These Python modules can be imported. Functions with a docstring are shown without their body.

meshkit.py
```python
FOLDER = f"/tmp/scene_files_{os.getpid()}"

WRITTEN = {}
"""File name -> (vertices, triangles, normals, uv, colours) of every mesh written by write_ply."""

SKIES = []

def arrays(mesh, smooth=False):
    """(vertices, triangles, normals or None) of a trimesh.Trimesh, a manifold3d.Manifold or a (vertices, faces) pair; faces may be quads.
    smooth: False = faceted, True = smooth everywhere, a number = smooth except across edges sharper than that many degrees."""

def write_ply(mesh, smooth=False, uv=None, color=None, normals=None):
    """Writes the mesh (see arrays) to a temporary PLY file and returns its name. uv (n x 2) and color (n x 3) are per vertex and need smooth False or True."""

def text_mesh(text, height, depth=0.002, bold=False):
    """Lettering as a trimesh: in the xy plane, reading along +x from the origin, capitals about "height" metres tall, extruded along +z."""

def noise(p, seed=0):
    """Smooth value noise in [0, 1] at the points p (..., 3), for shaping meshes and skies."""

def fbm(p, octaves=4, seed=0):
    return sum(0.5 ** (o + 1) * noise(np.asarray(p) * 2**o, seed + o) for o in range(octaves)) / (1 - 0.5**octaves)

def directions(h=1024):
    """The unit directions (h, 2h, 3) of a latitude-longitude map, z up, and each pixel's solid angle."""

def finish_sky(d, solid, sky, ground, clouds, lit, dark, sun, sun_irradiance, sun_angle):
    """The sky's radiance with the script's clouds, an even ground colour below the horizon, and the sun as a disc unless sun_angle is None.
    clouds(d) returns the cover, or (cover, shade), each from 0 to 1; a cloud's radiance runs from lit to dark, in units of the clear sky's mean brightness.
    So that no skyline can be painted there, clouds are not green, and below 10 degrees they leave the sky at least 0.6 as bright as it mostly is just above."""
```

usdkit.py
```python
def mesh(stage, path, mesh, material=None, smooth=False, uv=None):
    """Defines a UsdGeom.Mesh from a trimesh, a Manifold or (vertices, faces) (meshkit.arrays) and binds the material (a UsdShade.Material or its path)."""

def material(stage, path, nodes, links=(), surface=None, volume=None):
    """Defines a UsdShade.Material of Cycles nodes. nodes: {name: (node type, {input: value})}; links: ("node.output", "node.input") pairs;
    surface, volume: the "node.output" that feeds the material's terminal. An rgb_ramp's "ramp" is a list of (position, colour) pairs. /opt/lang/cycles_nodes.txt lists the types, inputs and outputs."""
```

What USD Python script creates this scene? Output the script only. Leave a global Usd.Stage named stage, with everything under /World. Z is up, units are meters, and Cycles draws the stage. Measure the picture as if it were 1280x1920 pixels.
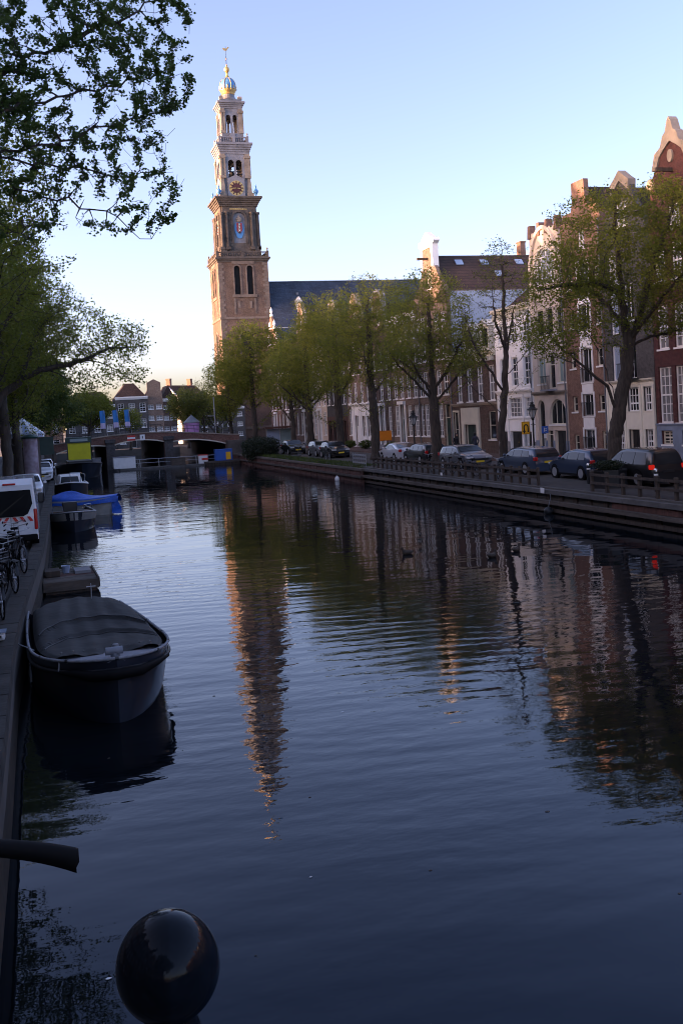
import math, random
import numpy as np, trimesh, usdkit, meshkit, manifold3d
from pxr import Usd, UsdGeom, UsdLux, UsdShade, Gf, Sdf, Vt
from scipy.spatial import cKDTree
from shapely.geometry import Polygon, Point, box as sbox
from shapely.ops import unary_union

stage = Usd.Stage.CreateInMemory()
UsdGeom.SetStageUpAxis(stage, 'Z'); UsdGeom.SetStageMetersPerUnit(stage, 1.0)
UsdGeom.Xform.Define(stage, '/World')

# ---------------------------------------------------------------- camera, sky, sun, exposure
EXPOSURE = 3.15
SUN_EL, SUN_AZ = math.radians(2.8), (-0.995, 0.06)          # azimuth: horizontal direction towards the sun
SKY_STRENGTH, SUN_INTENSITY = 0.12, 0.55
cam = UsdGeom.Camera.Define(stage, '/World/camera')
R = (0.9574145, -0.2834417, -0.0549388); U = (0.0625685, 0.0179285, 0.9978796); F = (0.2818557, 0.9588219, -0.0348995)
EYE = (0.0, 0.0, 4.8)
cam.AddTransformOp().Set(Gf.Matrix4d(*R, 0, *U, 0, -F[0], -F[1], -F[2], 0, *EYE, 1))
cam.CreateHorizontalApertureAttr(36.0)
cam.CreateVerticalApertureAttr(54.0)
cam.CreateFocalLengthAttr(36.0 * 1871 / 1280)
cam.CreateVerticalApertureOffsetAttr(-(960 - 844.14) / 1280 * 36.0)
cam.CreateClippingRangeAttr(Gf.Vec2f(0.05, 5000))
cam.CreateExposureAttr(EXPOSURE)

n_ = math.hypot(*SUN_AZ); SX, SY = SUN_AZ[0] / n_, SUN_AZ[1] / n_
sky = UsdLux.DomeLight.Define(stage, '/World/sky')
sky.GetPrim().SetCustomDataByKey('kind', 'structure')
skym = usdkit.material(stage, '/World/Looks/sky', {
    's': ('sky_texture', {'sky_type': 'single_scattering', 'sun_disc': False, 'sun_elevation': SUN_EL, 'sun_rotation': math.atan2(SX, SY), 'altitude': 0.0,
                          'air_density': 0.5, 'aerosol_density': 2.3, 'ozone_density': 0.7}),
    't': ('mix_color', {'blend_type': 'multiply', 'fac': 1.0, 'b': (1.0, 0.865, 1.04), 'use_clamp': False}),     # white balance of the photograph, also in the sun's colour
    'b': ('background_shader', {'strength': SKY_STRENGTH})}, [('s.color', 't.a'), ('t.result', 'b.color')], surface='b.background')
UsdShade.MaterialBindingAPI.Apply(sky.GetPrim()).Bind(skym)
sun = UsdLux.DistantLight.Define(stage, '/World/sun')
sun.CreateNormalizeAttr(True); sun.CreateIntensityAttr(SUN_INTENSITY); sun.CreateAngleAttr(0.53); sun.CreateColorAttr(Gf.Vec3f(1.0, 0.55, 0.34))
to_sun = np.array([SX * math.cos(SUN_EL), SY * math.cos(SUN_EL), math.sin(SUN_EL)])
sx_ = np.cross([0, 0, 1], to_sun); sx_ /= np.linalg.norm(sx_); sy_ = np.cross(to_sun, sx_)
sun.AddTransformOp().Set(Gf.Matrix4d(*sx_, 0, *sy_, 0, *to_sun, 0, 0, 0, 0, 1))

# ---------------------------------------------------------------- scene graph helpers
used = {}
def fresh(parent, name):
    k = (parent, name); n = used.get(k, 0); used[k] = n + 1
    return f'{parent}/{name}' if n == 0 else f'{parent}/{name}_{n:03d}'
def put(prim, **k):
    for a, b in k.items():
        if b: prim.SetCustomDataByKey(a, b)
def thing(name, label, cat, loc=(0, 0, 0), rz=0.0, group=None, kind=None, scale=None):
    x = UsdGeom.Xform.Define(stage, fresh('/World', name))
    x.AddTranslateOp().Set(Gf.Vec3d(*map(float, loc)))
    if rz: x.AddRotateZOp().Set(math.degrees(rz))
    if scale: x.AddScaleOp().Set(Gf.Vec3f(*scale))
    put(x.GetPrim(), label=label, category=cat, group=group, kind=kind)
    return x.GetPrim()
def obj(name, mesh, mat, parent=None, smooth=False, label=None, cat=None, group=None, kind=None):
    if isinstance(mesh, MB): mesh = mesh.get()
    p = str(parent.GetPath()) if parent else '/World'
    m = usdkit.mesh(stage, fresh(p, name), mesh, mat, smooth)
    put(m.GetPrim(), label=label, category=cat, group=group, kind=kind)
    return m.GetPrim()
def dup(src, loc, rz=0.0, label=None, group=None, scale=None):
    d = src.GetCustomData()
    base = src.GetName()
    if base[-4:-3] == '_' and base[-3:].isdigit(): base = base[:-4]
    x = UsdGeom.Xform.Define(stage, fresh('/World', base))
    pr = x.GetPrim(); pr.GetReferences().AddInternalReference(src.GetPath())
    x.ClearXformOpOrder()
    for a in list(pr.GetAttributes()):
        pass
    x.AddTranslateOp().Set(Gf.Vec3d(*map(float, loc))) if not pr.HasAttribute('xformOp:translate') else pr.GetAttribute('xformOp:translate').Set(Gf.Vec3d(*map(float, loc)))
    if pr.HasAttribute('xformOp:rotateZ'): pr.GetAttribute('xformOp:rotateZ').Set(math.degrees(rz))
    else: x.AddRotateZOp().Set(math.degrees(rz))
    ops = [UsdGeom.XformOp(pr.GetAttribute('xformOp:translate')), UsdGeom.XformOp(pr.GetAttribute('xformOp:rotateZ'))]
    if scale:
        if not pr.HasAttribute('xformOp:scale'): x.AddScaleOp()
        pr.GetAttribute('xformOp:scale').Set(Gf.Vec3f(*scale)); ops.append(UsdGeom.XformOp(pr.GetAttribute('xformOp:scale')))
    x.SetXformOpOrder(ops)
    put(pr, label=label or d.get('label'), category=d.get('category'), group=group or d.get('group'))
    pr.SetInstanceable(True)
    return pr

# ---------------------------------------------------------------- mesh builder
BOXF = np.array([[0, 2, 1], [0, 3, 2], [4, 5, 6], [4, 6, 7], [0, 1, 5], [0, 5, 4], [1, 2, 6], [1, 6, 5], [2, 3, 7], [2, 7, 6], [3, 0, 4], [3, 4, 7]])
class MB:
    def __init__(s): s.v, s.f, s.n = [], [], 0
    def add(s, v, f):
        v = np.asarray(v, float); f = np.asarray(f, int)
        if f.ndim == 2 and f.shape[1] == 4: f = np.vstack([f[:, [0, 1, 2]], f[:, [0, 2, 3]]])
        s.v.append(v); s.f.append(f + s.n); s.n += len(v); return s
    def tm(s, m, T=None):
        v, f, _ = meshkit.arrays(m)
        if T is not None: v = v @ np.asarray(T)[:3, :3].T + np.asarray(T)[:3, 3]
        return s.add(v, f)
    def box(s, x0, x1, y0, y1, z0, z1, taper=0.0):
        t = taper
        return s.add([[x0, y0, z0], [x1, y0, z0], [x1, y1, z0], [x0, y1, z0], [x0 + t, y0 + t, z1], [x1 - t, y0 + t, z1], [x1 - t, y1 - t, z1], [x0 + t, y1 - t, z1]], BOXF)
    def bar(s, a, b, w, h=None, up=(0, 0, 1)):
        h = h or w
        a, b = np.asarray(a, float), np.asarray(b, float); d = b - a; d = d / np.linalg.norm(d)
        u = np.cross(d, up)
        if np.linalg.norm(u) < 1e-6: u = np.cross(d, (1, 0, 0))
        u /= np.linalg.norm(u); q = np.cross(u, d)
        P = []
        for c in (a, b):
            for i, j in ((-1, -1), (1, -1), (1, 1), (-1, 1)): P.append(c + u * i * w / 2 + q * j * h / 2)
        return s.add(P, BOXF)
    def tube(s, pts, r, n=8, caps=True):
        pts = np.asarray(pts, float); k = len(pts); r = np.broadcast_to(np.asarray(r, float), (k,))
        t = np.gradient(pts, axis=0); t /= np.linalg.norm(t, axis=1, keepdims=True) + 1e-12
        u = np.cross(t[0], (0, 0, 1.0))
        if np.linalg.norm(u) < 1e-3: u = np.cross(t[0], (1.0, 0, 0))
        u /= np.linalg.norm(u); V = []
        a = np.arange(n) * 2 * np.pi / n
        for i in range(k):
            u = u - t[i] * (u @ t[i]); u /= np.linalg.norm(u) + 1e-12; w = np.cross(t[i], u)
            V.append(pts[i] + r[i] * (np.cos(a)[:, None] * u + np.sin(a)[:, None] * w))
        V = np.vstack(V); Fs = []
        i, j = np.meshgrid(np.arange(k - 1), np.arange(n), indexing='ij'); i, j = i.ravel(), j.ravel(); j2 = (j + 1) % n
        Fs = np.stack([i * n + j, i * n + j2, (i + 1) * n + j2, (i + 1) * n + j], 1)
        Fs = np.vstack([Fs[:, [0, 1, 2]], Fs[:, [0, 2, 3]]])
        if caps:
            e = np.arange(1, n - 1)
            Fs = np.vstack([Fs, np.stack([0 * e, e + 1, e], 1), np.stack([0 * e, e, e + 1], 1) + (k - 1) * n])
        return s.add(V, Fs)
    def lathe(s, prof, n=20, c=(0, 0, 0), axis='z', squash=(1, 1)):
        p = np.asarray(prof, float); a = np.arange(n) * 2 * np.pi / n; k = len(p)
        V = np.stack([p[:, None, 0] * np.cos(a) * squash[0], p[:, None, 0] * np.sin(a) * squash[1], np.repeat(p[:, 1:2], n, 1)], -1).reshape(-1, 3)
        i, j = np.meshgrid(np.arange(k - 1), np.arange(n), indexing='ij'); i, j = i.ravel(), j.ravel(); j2 = (j + 1) % n
        Fs = np.stack([i * n + j, i * n + j2, (i + 1) * n + j2, (i + 1) * n + j], 1)
        Fs = np.vstack([Fs[:, [0, 1, 2]], Fs[:, [0, 2, 3]]])
        e = np.arange(1, n - 1)
        Fs = np.vstack([Fs, np.stack([0 * e, e + 1, e], 1), np.stack([0 * e, e, e + 1], 1) + (k - 1) * n])
        if axis == 'y': V = V[:, [0, 2, 1]] * [1, 1, -1]
        if axis == 'x': V = V[:, [2, 0, 1]]
        return s.add(V + np.asarray(c, float), Fs)
    def grid(s, P, close=False):
        """P (a, b, 3) points -> quads; close joins the last column to the first."""
        P = np.asarray(P, float); a, b = P.shape[:2]; bb = b if close else b - 1
        i, j = np.meshgrid(np.arange(a - 1), np.arange(bb), indexing='ij'); i, j = i.ravel(), j.ravel(); j2 = (j + 1) % b
        return s.add(P.reshape(-1, 3), np.stack([i * b + j, (i + 1) * b + j, (i + 1) * b + j2, i * b + j2], 1))
    def poly(s, pg, t, plane='yz', at=0.0):
        """shapely polygon extruded by t: plane yz -> along +x from at, xz -> along -y.. (to +y), xy -> +z."""
        for g in getattr(pg, 'geoms', [pg]):
            if g.is_empty or g.area < 1e-6: continue
            m = trimesh.creation.extrude_polygon(g, t, engine='earcut'); v = np.array(m.vertices)
            if plane == 'yz': v = np.stack([v[:, 2] + at, v[:, 0], v[:, 1]], 1)
            elif plane == 'xz': v = np.stack([v[:, 0], at + t - v[:, 2], v[:, 1]], 1)
            else: v = v + [0, 0, at]
            s.add(v, m.faces)
        return s
    def move(s, T):
        T = np.asarray(T, float); s.v = [v @ T[:3, :3].T + T[:3, 3] for v in s.v]; return s
    def get(s): return trimesh.Trimesh(np.vstack(s.v), np.vstack(s.f), process=False)
def rotz(a, t=(0, 0, 0)):
    c, n = math.cos(a), math.sin(a); return np.array([[c, -n, 0, t[0]], [n, c, 0, t[1]], [0, 0, 1, t[2]], [0, 0, 0, 1.0]])
def rbox(x0, x1, y0, y1, z0, z1, r=0.03, n=8):
    m = manifold3d.Manifold
    s = m.sphere(r, n)
    return m.batch_hull([s.translate((x, y, z)) for x in (x0 + r, x1 - r) for y in (y0 + r, y1 - r) for z in (z0 + r, z1 - r)])

# ---------------------------------------------------------------- materials
LK = '/World/Looks/'
def mat(name, col, rough=0.7, var=0.25, scale=1.5, detail=5, bump=0.0, bscale=None, metal=0.0, coat=0.0, spec=0.5, col2=None, stretch=(1, 1, 1), obj_space=False, speck=0.0, ior=1.5):
    c = np.array(col, float); lo = c * (1 - var); hi = np.clip(c * (1 + var), 0, 1) if col2 is None else np.array(col2, float)
    N = {'g': ('texture_coordinate', {}) if obj_space else ('geometry', {}), 'm': ('mapping', {'scale': stretch}),
         'n': ('noise_texture', {'scale': scale, 'detail': detail, 'roughness': 0.65}), 'r': ('rgb_ramp', {'ramp': [(0.3, lo), (0.7, hi)]}),
         'p': ('principled_bsdf', {'roughness': rough, 'metallic': metal, 'coat_weight': coat, 'coat_roughness': 0.05, 'specular_ior_level': spec, 'ior': ior})}
    L = [('g.object' if obj_space else 'g.position', 'm.vector'), ('m.vector', 'n.vector'), ('n.fac', 'r.fac'), ('r.color', 'p.base_color')]
    if bump:
        N['n2'] = ('noise_texture', {'scale': bscale or scale * 6, 'detail': 4, 'roughness': 0.6}); N['b'] = ('bump', {'strength': 1.0, 'distance': bump})
        L += [('m.vector', 'n2.vector'), ('n2.fac', 'b.height'), ('b.normal', 'p.normal')]
    return usdkit.material(stage, LK + name, N, L, surface='p.BSDF')
def brick(name, c1, c2, mortar, bw=0.22, rh=0.065, ms=0.010, rough=0.85, stain=0.35, bump=0.006):
    N = {'g': ('geometry', {}), 'x': ('separate_xyz', {}), 'a': ('math', {'math_type': 'add'}), 'c': ('combine_xyz', {}),
         'b': ('brick_texture', {'color1': c1, 'color2': c2, 'mortar': mortar, 'scale': 1.0, 'mortar_size': ms, 'mortar_smooth': 0.1, 'brick_width': bw, 'row_height': rh}),
         'n': ('noise_texture', {'scale': 0.35, 'detail': 7, 'roughness': 0.7}), 'r': ('rgb_ramp', {'ramp': [(0.3, (1 - stain,) * 3), (0.65, (1.1,) * 3)]}),
         'n3': ('noise_texture', {'scale': 5.0, 'detail': 4}), 'r3': ('rgb_ramp', {'ramp': [(0.3, (0.72,) * 3), (0.7, (1.2,) * 3)]}),
         'm': ('mix_color', {'blend_type': 'multiply', 'fac': 1.0}), 'm2': ('mix_color', {'blend_type': 'multiply', 'fac': 1.0}),
         'u': ('bump', {'strength': 1.0, 'distance': bump, 'invert': True}), 'p': ('principled_bsdf', {'roughness': rough, 'specular_ior_level': 0.3})}
    L = [('g.position', 'x.vector'), ('x.x', 'a.value1'), ('x.y', 'a.value2'), ('a.value', 'c.x'), ('x.z', 'c.y'), ('c.vector', 'b.vector'), ('g.position', 'n.vector'), ('n.fac', 'r.fac'),
         ('g.position', 'n3.vector'), ('n3.fac', 'r3.fac'), ('b.color', 'm.a'), ('r.color', 'm.b'), ('m.result', 'm2.a'), ('r3.color', 'm2.b'), ('m2.result', 'p.base_color'), ('b.fac', 'u.height'), ('u.normal', 'p.normal')]
    return usdkit.material(stage, LK + name, N, L, surface='p.BSDF')
def foliage(name, c1, c2, trans=0.45, scale=0.45):
    N = {'g': ('geometry', {}), 'n': ('noise_texture', {'scale': scale, 'detail': 3}), 'r': ('rgb_ramp', {'ramp': [(0.32, c1), (0.68, c2)]}),
         'h': ('hsv', {}), 'mr': ('map_range', {'from_min': 0.0, 'from_max': 1.0, 'to_min': 0.6, 'to_max': 1.4}),
         'd': ('principled_bsdf', {'roughness': 0.55, 'specular_ior_level': 0.35}), 't': ('translucent_bsdf', {}), 'm': ('mix_closure', {'fac': trans})}
    L = [('g.position', 'n.vector'), ('n.fac', 'r.fac'), ('g.random_per_island', 'mr.value'), ('mr.result', 'h.value'), ('r.color', 'h.color'), ('h.color', 'd.base_color'), ('h.color', 't.color'),
         ('d.BSDF', 'm.closure1'), ('t.BSDF', 'm.closure2')]
    return usdkit.material(stage, LK + name, N, L, surface='m.closure')

M = {}
M['dark_brick'] = brick('dark_brick', (0.075, 0.042, 0.034), (0.11, 0.058, 0.045), (0.16, 0.14, 0.12))
M['purple_brick'] = brick('purple_brick', (0.075, 0.022, 0.022), (0.095, 0.03, 0.028), (0.09, 0.05, 0.045))
M['red_brick'] = brick('red_brick', (0.19, 0.095, 0.070), (0.24, 0.125, 0.092), (0.26, 0.20, 0.16))
M['brown_brick'] = brick('brown_brick', (0.15, 0.095, 0.072), (0.20, 0.130, 0.098), (0.26, 0.22, 0.18))
M['tower_brick'] = brick('tower_brick', (0.15, 0.085, 0.060), (0.20, 0.115, 0.082), (0.20, 0.16, 0.13), stain=0.5)
M['grey_brick'] = brick('grey_brick', (0.062, 0.058, 0.06), (0.085, 0.08, 0.08), (0.10, 0.095, 0.09))
M['cream'] = mat('cream_plaster', (0.68, 0.64, 0.53), 0.75, 0.10, 0.8, bump=0.004, bscale=12)
M['white'] = mat('white_plaster', (0.79, 0.79, 0.79), 0.7, 0.09, 0.7, bump=0.003, bscale=10)
M['white_paint'] = mat('white_paint', (0.79, 0.78, 0.76), 0.45, 0.07, 2.0)
M['cream_paint'] = mat('cream_paint', (0.60, 0.55, 0.44), 0.5, 0.10, 1.2)
M['beige'] = mat('beige_plaster', (0.57, 0.48, 0.40), 0.8, 0.14, 0.8, bump=0.005, bscale=8)
M['sand'] = mat('sandstone', (0.27, 0.225, 0.18), 0.85, 0.40, 0.55, detail=8, bump=0.02, bscale=5)
M['dark_sand'] = mat('weathered_sandstone', (0.085, 0.072, 0.062), 0.88, 0.55, 0.6, detail=9, bump=0.03, bscale=4)
M['grey_stone'] = mat('grey_stone', (0.215, 0.22, 0.245), 0.8, 0.35, 0.6, detail=8, bump=0.015, bscale=6)
M['blue_stone'] = mat('blue_stone', (0.17, 0.21, 0.28), 0.7, 0.2, 1.5)
M['plinth'] = mat('grey_plinth', (0.22, 0.22, 0.23), 0.8, 0.25, 1.5)
M['slate'] = brick('blue_slate', (0.040, 0.055, 0.085), (0.062, 0.078, 0.110), (0.018, 0.022, 0.03), bw=0.5, rh=0.30, ms=0.02, rough=0.6, stain=0.5, bump=0.03)
M['tile'] = brick('brown_tile', (0.055, 0.032, 0.025), (0.08, 0.045, 0.034), (0.02, 0.014, 0.012), bw=0.24, rh=0.28, ms=0.02, bump=0.03)
M['red_tile'] = brick('red_tile', (0.22, 0.075, 0.045), (0.28, 0.10, 0.06), (0.08, 0.04, 0.03), bw=0.24, rh=0.28, ms=0.02, bump=0.03)
M['pale_slate'] = mat('pale_cladding', (0.33, 0.37, 0.43), 0.6, 0.10, 0.8, stretch=(1, 1, 5), bump=0.01, bscale=3)
M['lead'] = mat('lead', (0.16, 0.17, 0.19), 0.5, 0.25, 1.0, metal=0.2)
M['gold'] = mat('gilding', (0.62, 0.43, 0.17), 0.45, 0.1, 2.0, metal=0.7)
M['tower_trim'] = mat('tower_stone_trim', (0.175, 0.135, 0.108), 0.88, 0.45, 0.6, detail=8, bump=0.02, bscale=5)
M['sky_blue'] = mat('dome_blue', (0.08, 0.25, 0.52), 0.4, 0.15, 1.0)
M['clock_red'] = mat('clock_red', (0.07, 0.018, 0.02), 0.6, 0.15, 2.0)
M['arms_red'] = mat('arms_red', (0.28, 0.04, 0.04), 0.6, 0.1, 2)
M['black'] = mat('black_paint', (0.012, 0.012, 0.013), 0.4, 0.3, 3)
M['void'] = mat('dark_louvre', (0.012, 0.011, 0.011), 0.9, 0.4, 2)
M['black_metal'] = mat('dark_iron', (0.018, 0.02, 0.022), 0.45, 0.35, 4, metal=0.3, bump=0.001, bscale=60)
M['dark_green'] = mat('dark_green_paint', (0.012, 0.035, 0.028), 0.4, 0.25, 3)
M['wood_dark'] = mat('dark_timber', (0.052, 0.038, 0.028), 0.85, 0.5, 1.2, stretch=(6, 6, 0.6), bump=0.01, bscale=10)
M['wood_grey'] = mat('weathered_timber', (0.085, 0.068, 0.054), 0.85, 0.4, 1.5, stretch=(1, 0.3, 4), bump=0.008, bscale=8)
M['wood_red'] = mat('red_brown_timber', (0.085, 0.038, 0.028), 0.85, 0.4, 1.2, stretch=(4, 4, 0.6), bump=0.01, bscale=8)
M['asphalt'] = mat('asphalt', (0.055, 0.053, 0.052), 0.9, 0.25, 1.0, bump=0.004, bscale=40)
M['paving'] = brick('clinker_paving', (0.095, 0.058, 0.048), (0.13, 0.085, 0.068), (0.06, 0.055, 0.05), bw=0.21, rh=0.10, ms=0.008, bump=0.01)
M['ground'] = mat('far_ground', (0.08, 0.075, 0.068), 0.95, 0.3, 0.4)
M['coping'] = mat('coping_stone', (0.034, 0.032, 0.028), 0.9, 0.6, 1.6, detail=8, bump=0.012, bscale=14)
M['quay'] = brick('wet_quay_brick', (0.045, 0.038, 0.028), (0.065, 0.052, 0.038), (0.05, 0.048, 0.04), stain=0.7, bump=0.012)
M['concrete'] = mat('concrete', (0.10, 0.095, 0.09), 0.85, 0.3, 0.9, bump=0.006, bscale=12)
M['bark'] = mat('bark', (0.055, 0.043, 0.033), 0.9, 0.5, 3.0, detail=6, stretch=(3, 3, 0.7), bump=0.03, bscale=7)
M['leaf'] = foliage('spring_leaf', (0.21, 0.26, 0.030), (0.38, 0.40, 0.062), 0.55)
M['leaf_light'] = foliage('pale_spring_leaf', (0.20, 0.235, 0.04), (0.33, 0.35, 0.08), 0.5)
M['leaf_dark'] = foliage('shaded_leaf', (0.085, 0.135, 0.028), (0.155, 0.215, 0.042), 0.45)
M['leaf_hang'] = foliage('hanging_leaf', (0.11, 0.19, 0.04), (0.20, 0.30, 0.06), 0.5)
M['leaf_bush'] = foliage('evergreen_leaf', (0.020, 0.035, 0.014), (0.035, 0.055, 0.02), 0.2)
M['steel'] = mat('galvanised_steel', (0.42, 0.43, 0.45), 0.4, 0.15, 4, metal=0.7)
M['rubber'] = mat('rubber', (0.004, 0.004, 0.0045), 0.7, 0.3, 6, spec=0.12)
M['orange'] = mat('orange_sign', (0.75, 0.22, 0.01), 0.45, 0.08, 3)
M['yellow_sign'] = mat('yellow_sign', (0.80, 0.42, 0.015), 0.45, 0.05, 3)
M['yellow'] = mat('yellow_panel', (0.62, 0.58, 0.012), 0.5, 0.10, 1.5)
M['blue_sign'] = mat('blue_sign', (0.03, 0.11, 0.42), 0.4, 0.08, 3)
M['tarp'] = mat('blue_tarpaulin', (0.012, 0.10, 0.52), 0.45, 0.25, 2.0, bump=0.03, bscale=5)
M['flag_blue'] = mat('flag_blue', (0.035, 0.20, 0.50), 0.7, 0.1, 2)
M['flag_lilac'] = mat('flag_lilac', (0.55, 0.48, 0.66), 0.7, 0.08, 2)
M['pink'] = mat('pink_panel', (0.52, 0.26, 0.52), 0.55, 0.12, 2)
M['red'] = mat('signal_red', (0.55, 0.035, 0.025), 0.4, 0.1, 3)
M['plate'] = mat('yellow_plate', (0.70, 0.50, 0.03), 0.5, 0.05, 3)
M['chrome'] = mat('bright_metal', (0.6, 0.6, 0.6), 0.2, 0.05, 3, metal=1.0)
M['lamp_glass'] = mat('frosted_lamp_glass', (0.45, 0.46, 0.46), 0.15, 0.1, 5, coat=1.0)
M['skin'] = mat('skin', (0.38, 0.24, 0.18), 0.6, 0.1, 8)
M['cloth_dark'] = mat('dark_cloth', (0.018, 0.019, 0.024), 0.9, 0.3, 8)
M['cloth_blue'] = mat('blue_cloth', (0.035, 0.04, 0.065), 0.9, 0.3, 8)
def car_paint(name, c, metal=0.3): return mat(name, c, 0.32, 0.06, 2.0, metal=metal, coat=1.0)
def window_glass(name, c, rough=0.04, var=0.5):
    return mat(name, c, rough, var, 0.9, detail=3, spec=0.6, bump=0.0012, bscale=2.5)
M['glass'] = window_glass('window_glass', (0.015, 0.017, 0.02))
M['glass_mid'] = mat('curtained_glass', (0.15, 0.15, 0.155), 0.5, 0.55, 3.0, detail=2, stretch=(5, 5, 0.35), coat=1.0)
M['glass_green'] = mat('shuttered_glass', (0.19, 0.27, 0.27), 0.5, 0.12, 1.0, coat=1.0)
M['glass_blue'] = mat('blue_blind_glass', (0.27, 0.33, 0.44), 0.4, 0.1, 1.0, coat=1.0)
M['car_glass'] = mat('car_glass', (0.012, 0.014, 0.016), 0.06, 0.2, 2.0, spec=0.4)
M['dark_glass'] = mat('tinted_van_glass', (0.008, 0.008, 0.009), 0.12, 0.2, 2.0, spec=0.1)
M['tail'] = mat('tail_light', (0.45, 0.012, 0.012), 0.2, 0.1, 6, coat=1.0)
M['tail_lit'] = usdkit.material(stage, LK + 'lit_tail_light', {'e': ('emission', {'color': (1.0, 0.03, 0.02), 'strength': 0.055})}, [], surface='e.emission')
M['warm_lit'] = usdkit.material(stage, LK + 'lit_lamp', {'e': ('emission', {'color': (1.0, 0.75, 0.45), 'strength': 0.6})}, [], surface='e.emission')
def water_mat():
    N = {'g': ('geometry', {}), 'm1': ('mapping', {'scale': (1.15, 2.1, 1), 'rotation': (0, 0, 0.22)}), 'm2': ('mapping', {'scale': (0.5, 1.0, 1), 'rotation': (0, 0, -0.3)}), 'm3': ('mapping', {'scale': (0.06, 0.05, 1)}),
         'n1': ('noise_texture', {'scale': 2.3, 'detail': 2, 'roughness': 0.45}), 'n2': ('noise_texture', {'scale': 0.8, 'detail': 2, 'roughness': 0.4}),
         'n3': ('noise_texture', {'scale': 1.0, 'detail': 3}), 'r3': ('map_range', {'from_min': 0.42, 'from_max': 0.62, 'to_min': 0.12, 'to_max': 1.5, 'clamp': True}),
         'm4': ('mapping', {'rotation': (0, 0, 0.16)}), 'w': ('wave_texture', {'bands_direction': 'y', 'scale': 0.55, 'distortion': 5.0, 'detail': 2.0, 'detail_scale': 0.7, 'detail_roughness': 0.5}), 'wk': ('math', {'math_type': 'multiply', 'value2': 0.40}), 'ws': ('math', {'math_type': 'add'}),
         'a': ('math', {'math_type': 'multiply'}), 'k': ('math', {'math_type': 'multiply', 'value2': 3.2}), 's': ('math', {'math_type': 'add'}),
         'b': ('bump', {'strength': 1.0, 'distance': WAVE}), 'p': ('principled_bsdf', {'base_color': (0.0015, 0.0022, 0.003), 'roughness': 0.012, 'ior': 1.30, 'specular_tint': (0.06, 0.36, 0.85)})}
    L = [('g.position', 'm1.vector'), ('g.position', 'm2.vector'), ('g.position', 'm3.vector'), ('m1.vector', 'n1.vector'), ('m2.vector', 'n2.vector'), ('m3.vector', 'n3.vector'),
         ('n3.fac', 'r3.value'), ('g.position', 'm4.vector'), ('m4.vector', 'w.vector'), ('w.fac', 'wk.value1'), ('n1.fac', 'ws.value1'), ('wk.value', 'ws.value2'), ('ws.value', 'a.value1'), ('r3.result', 'a.value2'), ('n2.fac', 'k.value1'), ('a.value', 's.value1'), ('k.value', 's.value2'), ('s.value', 'b.height'), ('b.normal', 'p.normal')]
    return usdkit.material(stage, LK + 'canal_water', N, L, surface='p.BSDF')
WAVE = 0.0060
M['water'] = water_mat()
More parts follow.
